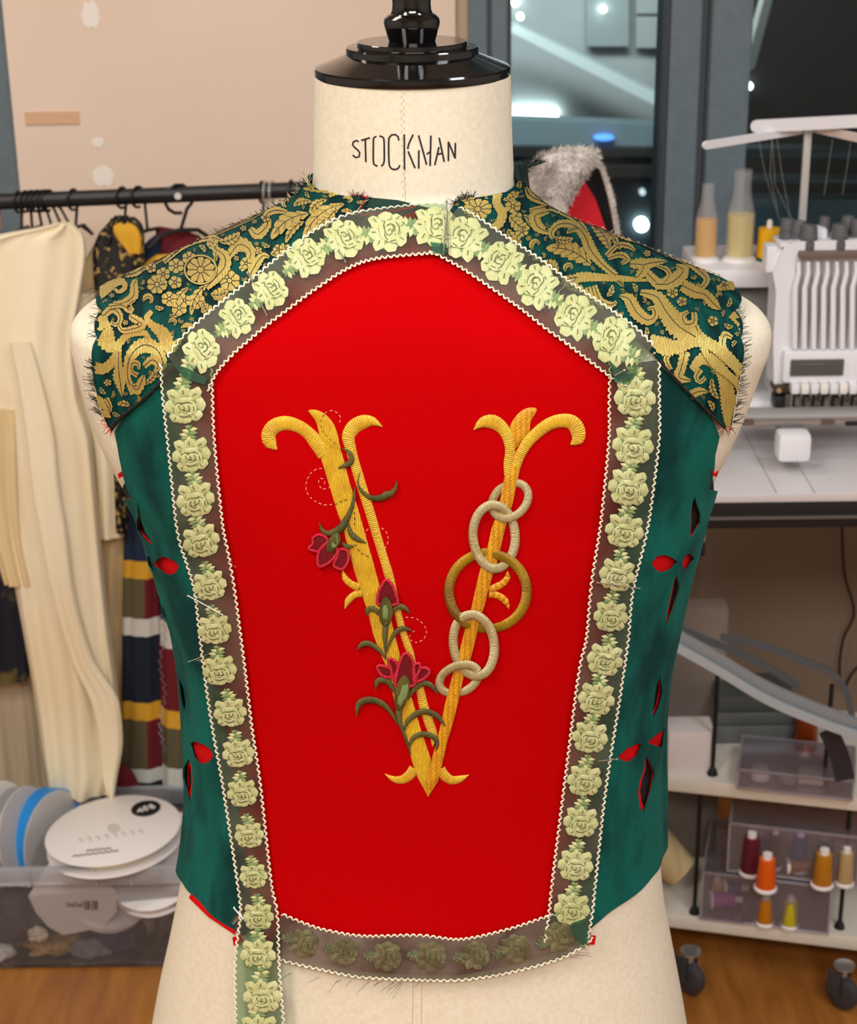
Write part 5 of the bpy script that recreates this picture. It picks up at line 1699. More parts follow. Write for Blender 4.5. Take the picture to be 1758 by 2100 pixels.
# mustard and black gold top
tp = thing('brocade_top', P(250, 560, 2.335), 'mustard collared black and gold brocade top beside the cream jacket', 'top', 'garments on the clothes rail')
garment([(446, 232, 276), (458, 220, 290), (480, 202, 296), (520, 190, 296), (560, 192, 292), (640, 200, 270), (900, 232, 262), (1090, 240, 262)], 2.322, .04, 'top_body', [M_SEQ], folds=(4, .003, 0), parent=tp, seed=2)
garment([(456, 238, 270), (468, 232, 282), (486, 238, 290), (504, 252, 291), (526, 272, 288)], 2.296, .012, 'mustard_collar', [M_YEL], folds=(3, .002, 0), parent=tp, seed=2)
ls = MB()
for i in range(5):
    a = P(232 + i * 7, 452 - (i % 2) * 5, 2.41)
    ls.tube([a + Vector((-.006, 0, -.008)), a + Vector((-.002, 0, .002)), a + Vector((.006, 0, .003)), a + Vector((.009, 0, -.008))], .0016, n=6)
ls.build('ruffle', M_BLKC, parent=tp)


def patchm(u, y):
    # navy / mustard / olive / white / navy bands, wine side column
    bands = [(1140, 0), (1178, 2), (1256, 4), (1288, 3), (1424, 1), (1460, 2), (1560, 4), (1590, 3), (1700, 1)]
    for yy, m in bands:
        if y < yy:
            if m in (4,) and u > .62: return 5
            if m == 1 and u > .7: return 5 if y > 1300 and u > .92 else 1
            return m
    return 1


pdm = [M_NAVY, mat('dark_navy_cloth', C(8, 24, 44), .85), M_YEL, M_WHC, M_OLV, M_BURG]
dr = thing('patchwork_dress', P(310, 1600, 2.345), 'patchwork dress in navy, mustard, white and burgundy squares on the large hanger', 'dress', 'garments on the clothes rail')
garment([(482, 318, 332), (500, 296, 330), (520, 286, 330), (560, 276, 330), (700, 264, 332), (1000, 262, 330), (1140, 254, 330), (1300, 252, 334), (1450, 250, 340), (1600, 240, 350)], 2.36, .045, 'dress_panel', pdm, patchm, folds=(4, .003, 1), parent=dr, seed=2)
garment([(466, 318, 332), (480, 320, 400), (500, 322, 424), (530, 322, 430), (580, 330, 430), (620, 330, 430)], 2.372, .03, 'dress_yoke', [M_BURG], folds=(4, .002, 1), parent=dr, seed=2)
garment([(522, 320, 352), (540, 296, 380), (560, 290, 380), (580, 288, 380)], 2.338, .02, 'dress_band', [M_YEL], folds=(2, .001, 1), parent=dr, seed=2)
garment([(1570, 236, 262), (1600, 236, 280), (1640, 240, 296)], 2.325, .02, 'dress_hem', [M_BURG], folds=(2, .001, 1), parent=dr, seed=2)


def patchm2(u, y):
    for yy, m in [(1260, 0), (1320, 3), (1440, 5), (1480, 2), (1560, 4), (1600, 3), (1700, 1)]:
        if y < yy: return m
    return 1


dr2 = thing('sequinned_dress', P(350, 1600, 2.33), 'dark sequin edged dress behind the green side panel\'s left edge', 'dress', 'garments on the clothes rail')
garment([(560, 330, 420), (900, 328, 420), (1240, 330, 410), (1450, 332, 420), (1640, 336, 420)], 2.345, .05, 'skirt', pdm, patchm2, folds=(4, .004, 1), parent=dr2, seed=4)
sq = MB()
for i in range(46):
    y = 1262 + i * 6.2
    c = P(331 + 5 * math.sin(i * .3) + (i % 3) * 2.4, y, 2.425)
    sq.box(c, (.0022, .001, .0022), M=None)
sq.build('sequin_edge', mat('sequin', C(170, 180, 220), 0.15, metal=0.8), parent=dr2, kind='stuff')
# dark floral garment, sheer cream skirt at the very left
g1 = garment([(930, -80, 6), (1000, -70, 12), (1100, -60, 24), (1250, -60, 48), (1370, -60, 62), (1395, -50, 58)], 2.36, .05, 'floral_dress', [M_FLOR], folds=(4, .004, 1), label='dark floral dress at the left edge behind the cream coat', cat='dress', seed=4, group='garments on the clothes rail')
g2 = garment([(1350, -80, 60), (1450, -70, 86), (1560, -50, 98), (1640, -40, 110)], 2.42, .05, 'voile_skirt', [mat('ivory_voile', C(206, 188, 160), .8)], folds=(8, .006, 1), label='ivory voile skirt hanging low below the dark floral dress', cat='skirt', seed=4, group='garments on the clothes rail')

# ================================================================== left: storage box of ribbon reels
YB = 2.16
bz0 = PZ(150, 1990, 0.0)
fl_, frr = PZ(-90, 1985, 0.004), PZ(372, 1992, 0.004)
YB = fl_.y
zt = P(150, 1776, YB).z
xl0 = P(-120, 1880, YB).x; xr0 = P(385, 1880, YB).x + .02
DB = 0.22
M_BOXPL = sheer('clear_box_plastic', (0.97, 0.97, 0.98, 1), (0.62, 0.63, 0.68, 1), 0.05, gloss=0.7)
M_BOXRIM = sheer('clear_box_rim', (0.92, 0.93, 0.96, 1), (0.75, 0.78, 0.85, 1), 0.36, gloss=0.8)
sb = thing('storage_box', ((xl0 + xr0) / 2, YB + DB / 2, 0), 'clear plastic storage box full of ribbon reels on the wood floor', 'box')
th = .0025
for nm, cc, sz in (('front_wall', ((xl0 + xr0) / 2, YB, zt / 2 + .004), (xr0 - xl0, th, zt - .008)), ('back_wall', ((xl0 + xr0) / 2, YB + DB, zt / 2 + .004), (xr0 - xl0, th, zt - .008)),
                   ('side_wall', (xl0, YB + DB / 2, zt / 2 + .004), (th, DB, zt - .008)), ('side_wall', (xr0, YB + DB / 2, zt / 2 + .004), (th, DB, zt - .008)), ('base', ((xl0 + xr0) / 2, YB + DB / 2, .004), (xr0 - xl0, DB, th))):
    MB().box(cc, sz).build(nm, M_BOXPL, parent=sb, smooth=False)
rim = MB()
for (a, b) in (((xl0, YB - .004), (xr0, YB - .004)), ((xl0, YB + DB + .004), (xr0, YB + DB + .004))):
    rim.box(((a[0] + b[0]) / 2, a[1], zt - .014), (b[0] - a[0] + .02, .010, .030), bev=.003)
for x in (xl0 - .004, xr0 + .004):
    rim.box((x, YB + DB / 2, zt - .014), (.010, DB, .030), bev=.003)
for px in (62, 200, 272):
    rim.box((P(px, 1790, YB).x, YB - .011, zt - .014), (.003, .004, .026))
rim.build('rim', M_BOXRIM, parent=sb, angle=30)

M_REELW = mat('white_card', C(236, 230, 228), 0.55)
M_REELG = mat('light_grey_plastic', C(190, 188, 190), 0.4)
M_BLUE = mat('bright_blue_ribbon', C(28, 136, 214), 0.4)
M_PAPER = mat('ivory_paper', C(226, 214, 194), 0.7)


def disc_frame(pc, u, v):
    n = u.cross(v).normalized()
    M = Matrix((u.normalized(), v.normalized(), n)).transposed()
    return M


def reel(name, c, axis, R, wdt, m_side, m_core, label, hole=.25, core=.86, rimr=None, group='ribbon reels in the storage box', tape=None):
    """two round flanges with ribbon wound between; axis = direction of the spindle"""
    q = Vector(axis).normalized().to_track_quat('Z', 'Y').to_matrix()
    t = thing(name, c, label, 'ribbon reel', group)
    for s in (-1, 1):
        MB().lathe([(R * hole, -.0012), (R * .985, -.0012), (R, 0), (R * .985, .0012), (R * hole, .0012), (R * hole, -.0012)], Vector(c) + q @ Vector((0, 0, s * wdt / 2)), 0, 64, M=q, cap=False).build('flange', m_side, parent=t)
    MB().lathe([(R * hole, -wdt / 2), (R * core, -wdt / 2), (R * core, wdt / 2), (R * hole, wdt / 2), (R * hole, -wdt / 2)], c, 0, 48, M=q, cap=False).build('wound_ribbon', m_core, parent=t)
    return t, q


# big white reel lying tilted on top: face plane solved from its image outline
cw = P(232, 1702, YB + .07)
uu = (P(368, 1656, YB + .12) - P(106, 1746, YB + .02)).normalized()
nrm = Vector((-.16, -.04, .98)); nrm = (nrm - uu * nrm.dot(uu)).normalized()
RW = (P(368, 1656, YB + .12) - P(106, 1746, YB + .02)).length / 2
t, q = reel('ribbon_reel', cw - nrm * .010, nrm, RW, .020, M_REELW, M_PAPER, 'large white card ribbon reel with a round black logo, lying tilted on top', hole=.02, core=.80)
# printed face: logo disc and grey print
vv_ = nrm.cross(uu).normalized()
face = cw + nrm * .0016


def onface(a, b, h=0.0): return face + uu * a * RW + vv_ * b * RW + nrm * h


dk = mat('print_black', C(14, 14, 16), .6); gp_ = mat('print_grey', C(170, 164, 162), .7)
MB().prism([onface(.62 + .22 * math.cos(a), .26 + .24 * math.sin(a), .0002) for a in np.linspace(0, 2 * PI, 32, endpoint=False)], -nrm * .0002).build('logo_disc', dk, parent=t, smooth=False)


def facestrokes(name, ls, o, s, m, r=.0007):
    mb = MB()
    for l in ls:
        mb.tube([onface(o[0] + x * s * .9, o[1] + y * s, .0005) for x, y in l], r, n=4)
    mb.build(name, m, parent=t, smooth=False)


facestrokes('logo_lettering', [[(.8, 1.0), (0, .3), (1.1, .3)], [(.8, 1.1), (.8, -.2)], [(1.5, .5), (1.3, 1.0), (1.7, 1.2), (2.0, .8), (1.9, .1), (1.5, -.1), (1.3, .2), (1.5, .5)],
                               [(2.5, .5), (2.4, 1.0), (2.8, 1.1), (2.9, .7), (2.5, .5), (2.4, 0), (2.8, -.2), (3.1, .1), (2.9, .55)]], (.47, .20), .1, M_REELW, r=.0011)
rows_ = []
for i in range(8):
    x0 = -.50 + i * .13
    rows_.append([(x0, .12 - i * .045 + .0), (x0 + .04, .17 - i * .045), (x0 + .05, .09 - i * .045), (x0 + .02, .04 - i * .045)])
facestrokes('size_print', rows_, (-.08, -.12), 1, gp_, r=.0006)
facestrokes('line_print', [[(-.62 + k * .045, -.20 + (.03 if k % 2 else 0) - k * .02) for k in range(9)], [(-.86 + k * .045, -.22 + (.03 if k % 2 else 0) - k * .018) for k in range(16)]], (.02, -.16), 1, mat('print_dark_grey', C(120, 116, 116), .7), r=.0012)
MB().prism([onface(.02 + .09 * math.cos(a), .02 + .14 * math.sin(a), .0003) for a in np.linspace(0, 2 * PI, 24, endpoint=False)], -nrm * .0002).build('leaf_emblem', mat('print_pale_grey', C(206, 200, 194), .7), parent=t, smooth=False)


def reel_at(px, py, Y, rad_px, axis, wdt, ms, mc, label, **k):
    c = P(px, py, Y); R = rad_px / FOC * (Y / math.cos(math.radians(33)))
    return reel('ribbon_reel', c, axis, R, wdt, ms, mc, label, **k)


reel_at(100, 1722, YB + .13, 100, (.90, -.40, .12), .024, M_REELG, M_BLUE, 'bright blue ribbon reel standing upright left of the white reel', core=1.03, hole=.3)
reel_at(192, 1716, YB + .20, 88, (.78, -.55, .2), .022, M_REELG, M_BLUE, 'second bright blue reel, tucked behind the large white reel', core=1.03, hole=.3)
reel_at(44, 1716, YB + .10, 100, (.93, -.3, .2), .022, M_REELG, M_REELG, 'grey plastic reel standing between the white reels and the blue reel', core=.7)
reel_at(-4, 1712, YB + .10, 106, (.93, -.3, .2), .02, M_REELW, M_PAPER, 'white card reel standing at the far left of the box', core=.8)
reel_at(350, 1795, YB + .10, 70, (.3, -.75, .6), .016, M_REELG, M_REELW, 'pale reel leaning at the box\'s right against the green panel', core=.5, hole=.1)
reel_at(352, 1730, YB + .12, 86, (.0, -.1, 1), .018, M_REELW, M_PAPER, 'white reel lying under the right end of the large white reel', core=.8)
reel_at(318, 1800, YB + .045, 88, (-.1, -.35, .93), .016, M_REELW, M_PAPER, 'pale reel lying flat inside the box below the rim, right side', core=.85)
reel_at(220, 1822, YB + .07, 92, (.35, -.5, .8), .010, M_REELW, M_PAPER, 'pale reel sloping inside the box behind the barcode label', core=.85)
reel_at(312, 1900, YB + .10, 76, (.8, -.5, .1), .012, M_REELG, M_REELG, 'grey reel standing low inside the box at its right', core=.6)
# octagonal white card with a barcode sticker pressed to the front
cz = lambda px, py, dy=.012: P(px, py, YB + dy)
MB().prism([cz(100, 1772, .03), cz(58, 1838), cz(74, 1872), cz(98, 1900), cz(130, 1918), (cz(210, 1902)), cz(240, 1870), cz(238, 1826), cz(200, 1796, .02)], (0, .003, 0)).build('reel_card', M_REELW, smooth=False, label='white card reel face pressed against the box front, with a barcode sticker', cat='card')
cd = bpy.data.objects['reel_card']
bcm = MB()
for i in range(13):
    x = 136 + i * 5.2
    dy0, dy1 = (1848, 1866) if i > 6 else (1849 + (i % 3) * 3, 1860)
    bcm.prism([cz(x, dy0, .011), cz(x, dy1, .011), cz(x + 2 + (i % 3) * 1.2, dy1, .011), cz(x + 2 + (i % 3) * 1.2, dy0, .011)], (0, .0008, 0))
bcm.build('barcode', mat('print_brown', C(84, 56, 62), .7), parent=cd, smooth=False)
# cloth and ribbon bits seen through the front
def blobcloth(px, py, Y, sx, sy, sd, m, name, label, cat, seed=0):
    bm = bmesh.new(); bmesh.ops.create_icosphere(bm, subdivisions=4, radius=1.0)
    c = P(px, py, Y)
    s = math.hypot(Y, CAM.z - c.z) / FOC
    for v in bm.verts:
        n = noise.noise(v.co * 1.7 + Vector((seed, 0, 0))) * .35 + noise.noise(v.co * 4 + Vector((seed, 3, 0))) * .12
        v.co = v.co * (1 + n)
        v.co = Vector((c.x + v.co.x * sx * s, c.y + v.co.y * sd, max(.007, c.z + v.co.z * sy * s)))
    mb = MB(); mb.bm(bm)
    return mb.build(name, m, label=label, cat=cat, group='odds and ends in the storage box')


blobcloth(40, 1870, YB + .06, 80, 60, .040, mat('charcoal_cloth', C(58, 60, 74), .8), 'charcoal_bundle', 'charcoal cloth bundle inside the box at its upper left', 'cloth', 1)
blobcloth(110, 1940, YB + .055, 58, 30, .035, mat('tan_lace', C(196, 158, 104), .8, col2=C(160, 120, 70), nscale=120), 'tan_ribbon_roll', 'tan ribbon roll low in the box at left centre', 'ribbon roll', 2)
blobcloth(70, 1972, YB + .03, 110, 16, .018, mat('teal_blue_cloth', C(30, 92, 130), .7), 'teal_ribbon', 'teal blue ribbon along the bottom of the box', 'ribbon', 3)
blobcloth(236, 1916, YB + .06, 52, 48, .035, mat('indigo_cloth', C(38, 40, 76), .7), 'indigo_bundle', 'indigo cloth bundle at centre of the box', 'cloth', 4)
blobcloth(272, 1972, YB + .03, 26, 12, .018, mat('crimson_ribbon', C(186, 28, 60), .6), 'crimson_ribbon', 'crimson ribbon scrap at bottom of the box', 'ribbon', 5)
blobcloth(8, 1958, YB + .03, 24, 22, .02, M_REELW, 'white_roll', 'white ribbon roll in the box\'s bottom left corner', 'ribbon roll', 6)
blobcloth(78, 1916, YB + .02, 18, 15, .012, M_PAPER, 'ivory_spool', 'ivory spool end above the tan ribbon roll', 'spool', 7)
blobcloth(186, 1944, YB + .035, 40, 20, .02, M_GREYPL, 'grey_scraps', 'grey white scraps between tan roll and indigo bundle', 'scraps', 8)
blobcloth(206, 1972, YB + .03, 22, 10, .015, mat('turquoise_scrap', C(36, 124, 150), .6), 'turquoise_scrap', 'turquoise scrap beside the crimson ribbon', 'ribbon', 9)
blobcloth(330, 1950, YB + .045, 46, 34, .025, mat('black_scraps', C(24, 22, 26), .8), 'black_bundle', 'black cloth bundle at the right end inside the box', 'cloth', 10)
blobcloth(350, 1640, YB + .26, 26, 16, .02, mat('raffia', C(176, 148, 96), .8, col2=C(130, 100, 56), nscale=140), 'raffia_bundle', 'tan raffia bundle behind the white reel by the green panel', 'raffia', 11)

# ================================================================== right: fur-collared coat behind the shoulder
M_FUR = mat('grey_fur', C(240, 236, 230), 0.95, col2=C(176, 166, 158), nscale=34, nstretch=(1, 1, .5), bscale=120, bstr=.8, bdist=.006, lo=.35, hi=.65)
fc = thing('fur_coat', P(1170, 700, 2.1), 'black coat with grey fur collar and red lining behind the right brocade shoulder', 'coat')
YF = 2.08
fur_pl = [(1078, 640), (1076, 470), (1082, 392), (1094, 345), (1112, 320), (1150, 310), (1200, 307), (1222, 312), (1224, 326), (1200, 366), (1176, 402), (1158, 440), (1140, 500), (1130, 640)]
q2 = [(a[0], a[1]) for a in cr([(x, y, 0) for x, y in fur_pl], 9, closed=True)]
vv, fs = tri(q2, 9)
Xf = np.array([v[0] for v in vv]); Yf = np.array([v[1] for v in vv])
dd_ = edist(q2, Xf, Yf); hf = .034 * np.sqrt(np.clip(1 - (1 - np.clip(dd_ / 34, 0, 1)) ** 2, 0, 1))
mb = MB()
pf = [P(x, y, YF - h_ + .008 * noise.noise(Vector((x * .05, y * .05, 0)))) for x, y, h_ in zip(Xf, Yf, hf)]
pb_ = [P(x, y, YF + .02) for x, y in zip(Xf, Yf)]
cloth(mb, vv, fs, pf, pb_, 0, [(0, 0, 0)] * len(vv))
rf = random.Random(5)
for i in range(5200):
    f = fs[rf.randrange(len(fs))]
    a_, b_ = rf.random(), rf.random()
    if a_ + b_ > 1: a_, b_ = 1 - a_, 1 - b_
    p = pf[f[0]] + (pf[f[1]] - pf[f[0]]) * a_ + (pf[f[2]] - pf[f[0]]) * b_
    d2 = Vector((rf.uniform(-.9, .5), rf.uniform(-.9, -.2), rf.uniform(-.7, .4))).normalized()
    e = p + d2 * rf.uniform(.004, .010)
    sd = Vector((d2.z, 0, -d2.x)).normalized() * .0007
    mb.add([p - sd, p + sd, e], [(0, 1, 2)], 0)
for i in range(1500):
    a_ = q2[rf.randrange(len(q2))]
    if a_[1] > 420 or a_[0] > 1226: continue
    p = P(a_[0] + rf.uniform(-3, 3), a_[1] + rf.uniform(-3, 3), YF)
    d2 = Vector((rf.uniform(-.6, .6) + (a_[0] - 1150) * .004, rf.uniform(-.5, .2), rf.uniform(-.1, 1))).normalized()
    sd = Vector((d2.z, 0, -d2.x)).normalized() * .0007
    mb.add([p - sd, p + sd, p + d2 * rf.uniform(.004, .009)], [(0, 1, 2)], 0)
rim_ = cr([(1216, 316, 5), (1230, 338, 5), (1246, 380, 6), (1258, 430, 6), (1268, 500, 6), (1272, 640, 6)], 8)
mb.tube([P(a[0], a[1], YF + .012) for a in rim_], [a[2] / FOC * YF for a in rim_], 0, n=10)
for i in range(900):
    a = rim_[rf.randrange(len(rim_) - 8)]
    p = P(a[0] + rf.uniform(-3, 3), a[1] + rf.uniform(-4, 4), YF + .008)
    d2 = Vector((rf.uniform(-.2, 1), rf.uniform(-.5, .2), rf.uniform(-.6, .7))).normalized()
    sd = Vector((d2.z, 0, -d2.x)).normalized() * .0006
    mb.add([p - sd, p + sd, p + d2 * rf.uniform(.003, .006)], [(0, 1, 2)], 0)
mb.build('fur_collar', M_FUR, parent=fc, angle=None)
mb = MB()
mb.prism([P(1219, 325, YF + .025), P(1185, 385, YF + .025), P(1160, 430, YF + .025), P(1140, 640, YF + .025), P(1290, 640, YF + .025), P(1262, 480, YF + .025), P(1250, 400, YF + .025)], (0, .05, 0))
mb.build('coat_shell', M_BLKC, parent=fc, smooth=False)
mb = MB()
mb.prism([P(1193, 362, YF + .012), P(1172, 412, YF + .012), P(1150, 470, YF + .012), P(1150, 600, YF + .012), P(1250, 600, YF + .012), P(1243, 470, YF + .012), P(1222, 410, YF + .012)], (0, .012, 0))
mb.build('coat_lining', mat('scarlet_lining', C(196, 6, 28), .8), parent=fc, smooth=False)
cb = P(1190, 640, YF + .025)
mb = MB(); mb.lathe([(.055, cb.z - .02), (.075, cb.z - .08), (.08, .5), (.10, .18), (.09, .17)], (cb.x, cb.y + .03, 0), 0, 40)
mb.build('coat_skirt', M_BLKC, parent=fc)
mb = MB(); mb.lathe([(.012, 0.02), (.012, .2)], (cb.x, cb.y + .03, 0), 0, 16); mb.lathe([(.11, 0), (.11, .012), (.02, .025)], (cb.x, cb.y + .03, 0), 0, 40)
mb.build('stand', M_BLKST, parent=fc)

# ================================================================== right: worktable
M_TOP = mat('white_laminate', C(206, 202, 204), 0.28, bscale=4, bstr=.02)
M_JOIN = mat('joint_grey', C(160, 156, 158), .6)
YT = 2.04
zt_ = P(1600, 1012, YT).z
tx0 = P(1405, 1012, YT).x; tx1 = 1.45
tb = thing('work_table', ((tx0 + tx1) / 2, YT + .3, 0), 'white topped worktable with black edge carrying the embroidery machine', 'table')
MB().box(((tx0 + tx1) / 2, YT + .3, zt_ - .006), (tx1 - tx0, .6, .012), bev=.002).build('tabletop', M_TOP, parent=tb, angle=30)
j = MB()
for px in (1563, 1638): j.box((P(px, 960, YT + .1).x, YT + .2, zt_ + .0002), (.0012, .4, .0006))
j.build('top_seam', M_JOIN, parent=tb)
hz = P(1600, 1085, YT).z
MB().box(((tx0 + tx1) / 2, YT + .012, (zt_ - .012 + hz) / 2), (tx1 - tx0, .02, zt_ - .012 - hz), bev=.003).build('front_rail', M_BLKST, parent=tb, angle=30)
z6 = P(1600, 1062, YT).z
MB().box(((tx0 + tx1) / 2, YT + .0005, z6), (tx1 - tx0, .003, .0035)).build('metal_strip', mat('grey_strip', C(120, 122, 126), .35, metal=.6), parent=tb)
for x, y in ((tx0 + .03, YT + .56), (tx1 - .03, YT + .05), (tx1 - .03, YT + .56)):
    MB().box((x, y, (zt_ - .012) / 2), (.03, .03, zt_ - .012), bev=.003).build('leg', M_BLKST, parent=tb, angle=30)
lf = MB(); c = P(1436, 1100, YT + .03)
MB().box((c.x, YT + .04, hz - .01), (.012, .03, .036), bev=.004).build('bracket', M_REELW, parent=tb, angle=30)
MB().box((c.x + .001, YT + .04, hz - .038), (.012, .03, .018), bev=.003).build('bracket_cap', M_BLKST, parent=tb, angle=30)

# ================================================================== right: embroidery machine
M_MW = mat('machine_white', C(230, 230, 236), 0.32)
M_MG = mat('machine_grey', C(172, 168, 168), 0.4)
M_KNOB = mat('knob_grey', C(92, 92, 96), 0.4)
M_DARK = mat('mechanism_dark', C(56, 50, 48), 0.5, col2=C(120, 112, 106), nscale=120)
M_RUBY = mat('brown_strip', C(110, 92, 84), .6)
YM = 2.20
em = thing('embroidery_machine', (P(1690, 850, YM).x, YM + .15, zt_), 'white multi needle embroidery machine with grey tension knobs standing on the table', 'embroidery machine')


def pz(px0, py0, px1, py1, Y, d, mt=0, bev=.003, mb=None):
    """box whose front face fills the pixel rectangle at distance Y"""
    a = P(px0, (py0 + py1) / 2, Y); b = P(px1, (py0 + py1) / 2, Y); c = P((px0 + px1) / 2, py0, Y); e = P((px0 + px1) / 2, py1, Y)
    m = mb or MB()
    return m.box(((a.x + b.x) / 2, Y + d / 2, (c.z + e.z) / 2), (b.x - a.x, d, abs(c.z - e.z)), mt, bev=bev)


# head: side profile prism with chamfered left shoulder
hd = MB()
front = [P(x, y, YM) for x, y in [(1597, 540), (1612, 502), (1640, 496), (1810, 490), (1830, 520), (1830, 790), (1760, 792), (1640, 798), (1588, 792), (1586, 700), (1592, 600), (1586, 560)]]
hd.prism(front, (0, .05, 0))
hd.build('machine_head', M_MW, parent=em, smooth=False)
pz(1572, 506, 1612, 560, YM + .01, .03).build('head_shoulder', M_MW, parent=em, angle=30)
pz(1606, 718, 1840, 786, YM - .012, .02, bev=.006).build('face_plate', M_MW, parent=em, angle=30)
pl = pz(1622, 738, 1731, 771, YM - .015, .005, bev=.001)
plo = pl.build('name_plate', mat('plate_grey', C(82, 80, 80), .4), parent=em, angle=30)
pz(1640, 746, 1690, 749, YM - .0162, .0012, bev=0).build('plate_lettering', mat('plate_print', C(108, 98, 100), .5), parent=plo)
pz(1640, 516, 1850, 530, YM - .010, .03, bev=.002).build('top_strip', M_RUBY, parent=em, angle=30)
slot = MB(); rib = MB(); dkm = MB()
for i in range(8):
    x = 1640 + i * 19.6
    pz(x - 6, 534, x + 5, 718, YM - .0008, .003, mb=slot, bev=0)
    pz(x - 5, 536, x + 1, 558, YM - .004, .004, mb=dkm, bev=.0005)
slot.build('thread_slots', mat('slot_shade_grey', C(150, 146, 148), .5), parent=em, smooth=False)
dkm.build('slot_guides', M_DARK, parent=em, smooth=False)
for i in range(8):
    x = 1633 + i * 19.6
    a = P(x + 5, 536, YM - .003); b = P(x + 6, 560, YM - .005); c = P(x - 2, 590, YM - .006); d = P(x - 3, 716, YM - .008)
    MB().tube([a, b, c, d], [.0028, .003, .0036, .0036], n=12).build('thread_guide_rib', M_MW, parent=em)
for i in range(8):
    x0 = 1624 + i * 19.8
    mb = MB(); pz(x0, 787, x0 + 18, 810, YM - .022, .03, mb=mb, bev=.004)
    mb.build('needle_cover', M_REELW if i % 2 else M_MW, parent=em, angle=30)
pz(1588, 790, 1626, 806, YM - .006, .03, bev=.003).build('clamp_bar', mat('dark_bronze', C(70, 60, 48), .4, metal=.5), parent=em, angle=30)
c = P(1597, 799, YM - .012)
mb = MB().lathe([(.0004, 0), (.003, .001), (.0035, .004)], (0, 0, 0), 0, 16, M=Matrix.Rotation(PI / 2, 3, 'X')); mb.v = [(x + c.x, y + c.y, z + c.z) for x, y, z in mb.v]
mb.build('clamp_screw', mat('brass', C(210, 190, 140), .3, metal=.8), parent=em)
for i in range(9):
    x0 = 1610 + i * 20
    mb = MB(); pz(x0, 808 + (i % 3) * 3, x0 + 13, 846 + (i % 2) * 6, YM + .002, .02, mb=mb, bev=.002); mb.build('presser_foot', M_DARK, parent=em, angle=30)
pz(1588, 812, 1612, 842, YM - .002, .03, bev=.006).build('head_motor', mat('black_cap', C(18, 18, 20), .4), parent=em, angle=30)
# pillar and body behind the head down to the table
pa = P(1600, 600, YM + .2); pb = P(1860, 600, YM + .2)
z0 = zt_ + .001
MB().box(((pa.x + pb.x) / 2 + .0, YM + .22, (z0 + P(1600, 640, YM + .2).z) / 2), (pb.x - pa.x, .12, P(1600, 640, YM + .2).z - z0), bev=.01).build('machine_body', M_MW, parent=em, angle=30)
pz(1480, 596, 1600, 660, YM + .13, .10, bev=.006).build('rack_bracket', mat('bracket_grey', C(150, 146, 142), .5), parent=em, angle=30)
pz(1430, 553, 1606, 592, YM + .085, .15, bev=.006).build('thread_rack', M_MW, parent=em, angle=30)
RACKZ = P(1500, 553, YM + .085).z
pz(1500, 822, 1622, 848, YM + .02, .05, bev=.008).build('base_foot', M_MW, parent=em, angle=30)
pz(1650, 838, 1850, 852, YM + .02, .05, bev=.003).build('needle_plate', M_MG, parent=em, angle=30)
# rail of the hoop carriage
pz(1470, 850, 1870, 862, YM - .03, .035, bev=.002).build('carriage_rail', M_MG, parent=em, angle=30)
pz(1466, 864, 1870, 873, YM - .045, .02, bev=.002).build('carriage_rail', mat('rail_taupe', C(150, 138, 132), .4, metal=.3), parent=em, angle=30)
for x0 in (1520, 1686): pz(x0, 864, x0 + 27, 871, YM - .048, .01, bev=.001).build('rail_clip', mat('clip_brown', C(96, 78, 70), .5), parent=em, angle=30)
pz(1735, 866, 1800, 874, YM - .05, .01, bev=.002).build('hoop_shadow_gap', mat('shadow_gap_black', C(10, 10, 12), .5), parent=em, angle=30)  # black strip standing for the shadow gap at the hoop
# bobbin arm
c0 = P(1630, 885, 2.12)
pz(1597, 893, 1666, 950, 2.10, .035, bev=.008).build('bobbin_arm', M_MW, parent=em, angle=30)
pz(1600, 874, 1650, 890, 2.15, .06, bev=.003).build('arm_plate', mat('arm_steel', C(130, 136, 138), .25, metal=.7), parent=em, angle=30)
# knobs
for i, (px, py, s) in enumerate([(1613, 470, .86), (1636, 476, .92), (1657, 488, 1.05), (1720, 486, 1.05), (1737, 464, .85), (1756, 474, .95), (1690, 462, .7), (1790, 480, 1)]):
    Yk = YM + .03 - .02 * (s - .85) / .2
    b = P(px, py + 28 * s, Yk); r = 17 * s / FOC * Yk * 1.06
    h = P(px, py - 26 * s, Yk).z - b.z
    kb = MB().lathe([(r * .96, 0), (r, h * .05), (r, h * .42), (r * .93, h * .44), (r * .98, h * .46), (r * .98, h * .50), (r * .92, h * .52), (r * .98, h * .54), (r * .96, h * .6), (r * .86, h * .9), (r * .8, h * .98), (r * .3, h), (.0004, h)], (b.x, b.y, b.z), 0, 28)
    ko = kb.build('tension_knob', M_KNOB, parent=em, angle=30)
    MB().lathe([(r * .9, -.004), (r * .9, .0005)], (b.x, b.y, b.z), 0, 20).build('knob_collar', M_DARK, parent=ko)
pz(1672, 470, 1698, 516, YM + .02, .03, bev=.004).build('knob_mount', M_MW, parent=em, angle=30)
pz(1600, 498, 1840, 506, YM + .002, .05, bev=.001).build('knob_base', M_MW, parent=em, angle=30)
# thread stand
pt0 = P(1640, 500, YM + .06); pt1 = P(1655, 258, YM + .06)
pt1 = Vector((P(1650, 380, YM + .06).x, pt0.y, pt1.z)); pt0 = Vector((pt1.x, pt0.y, pt0.z))
MB().box(((pt0.x + pt1.x) / 2, pt0.y, (pt0.z + pt1.z) / 2), (.0095, .008, pt1.z - pt0.z), bev=.0015).build('stand_pole', mat('pole_grey', C(196, 196, 194), .35, metal=.3), parent=em, angle=30)


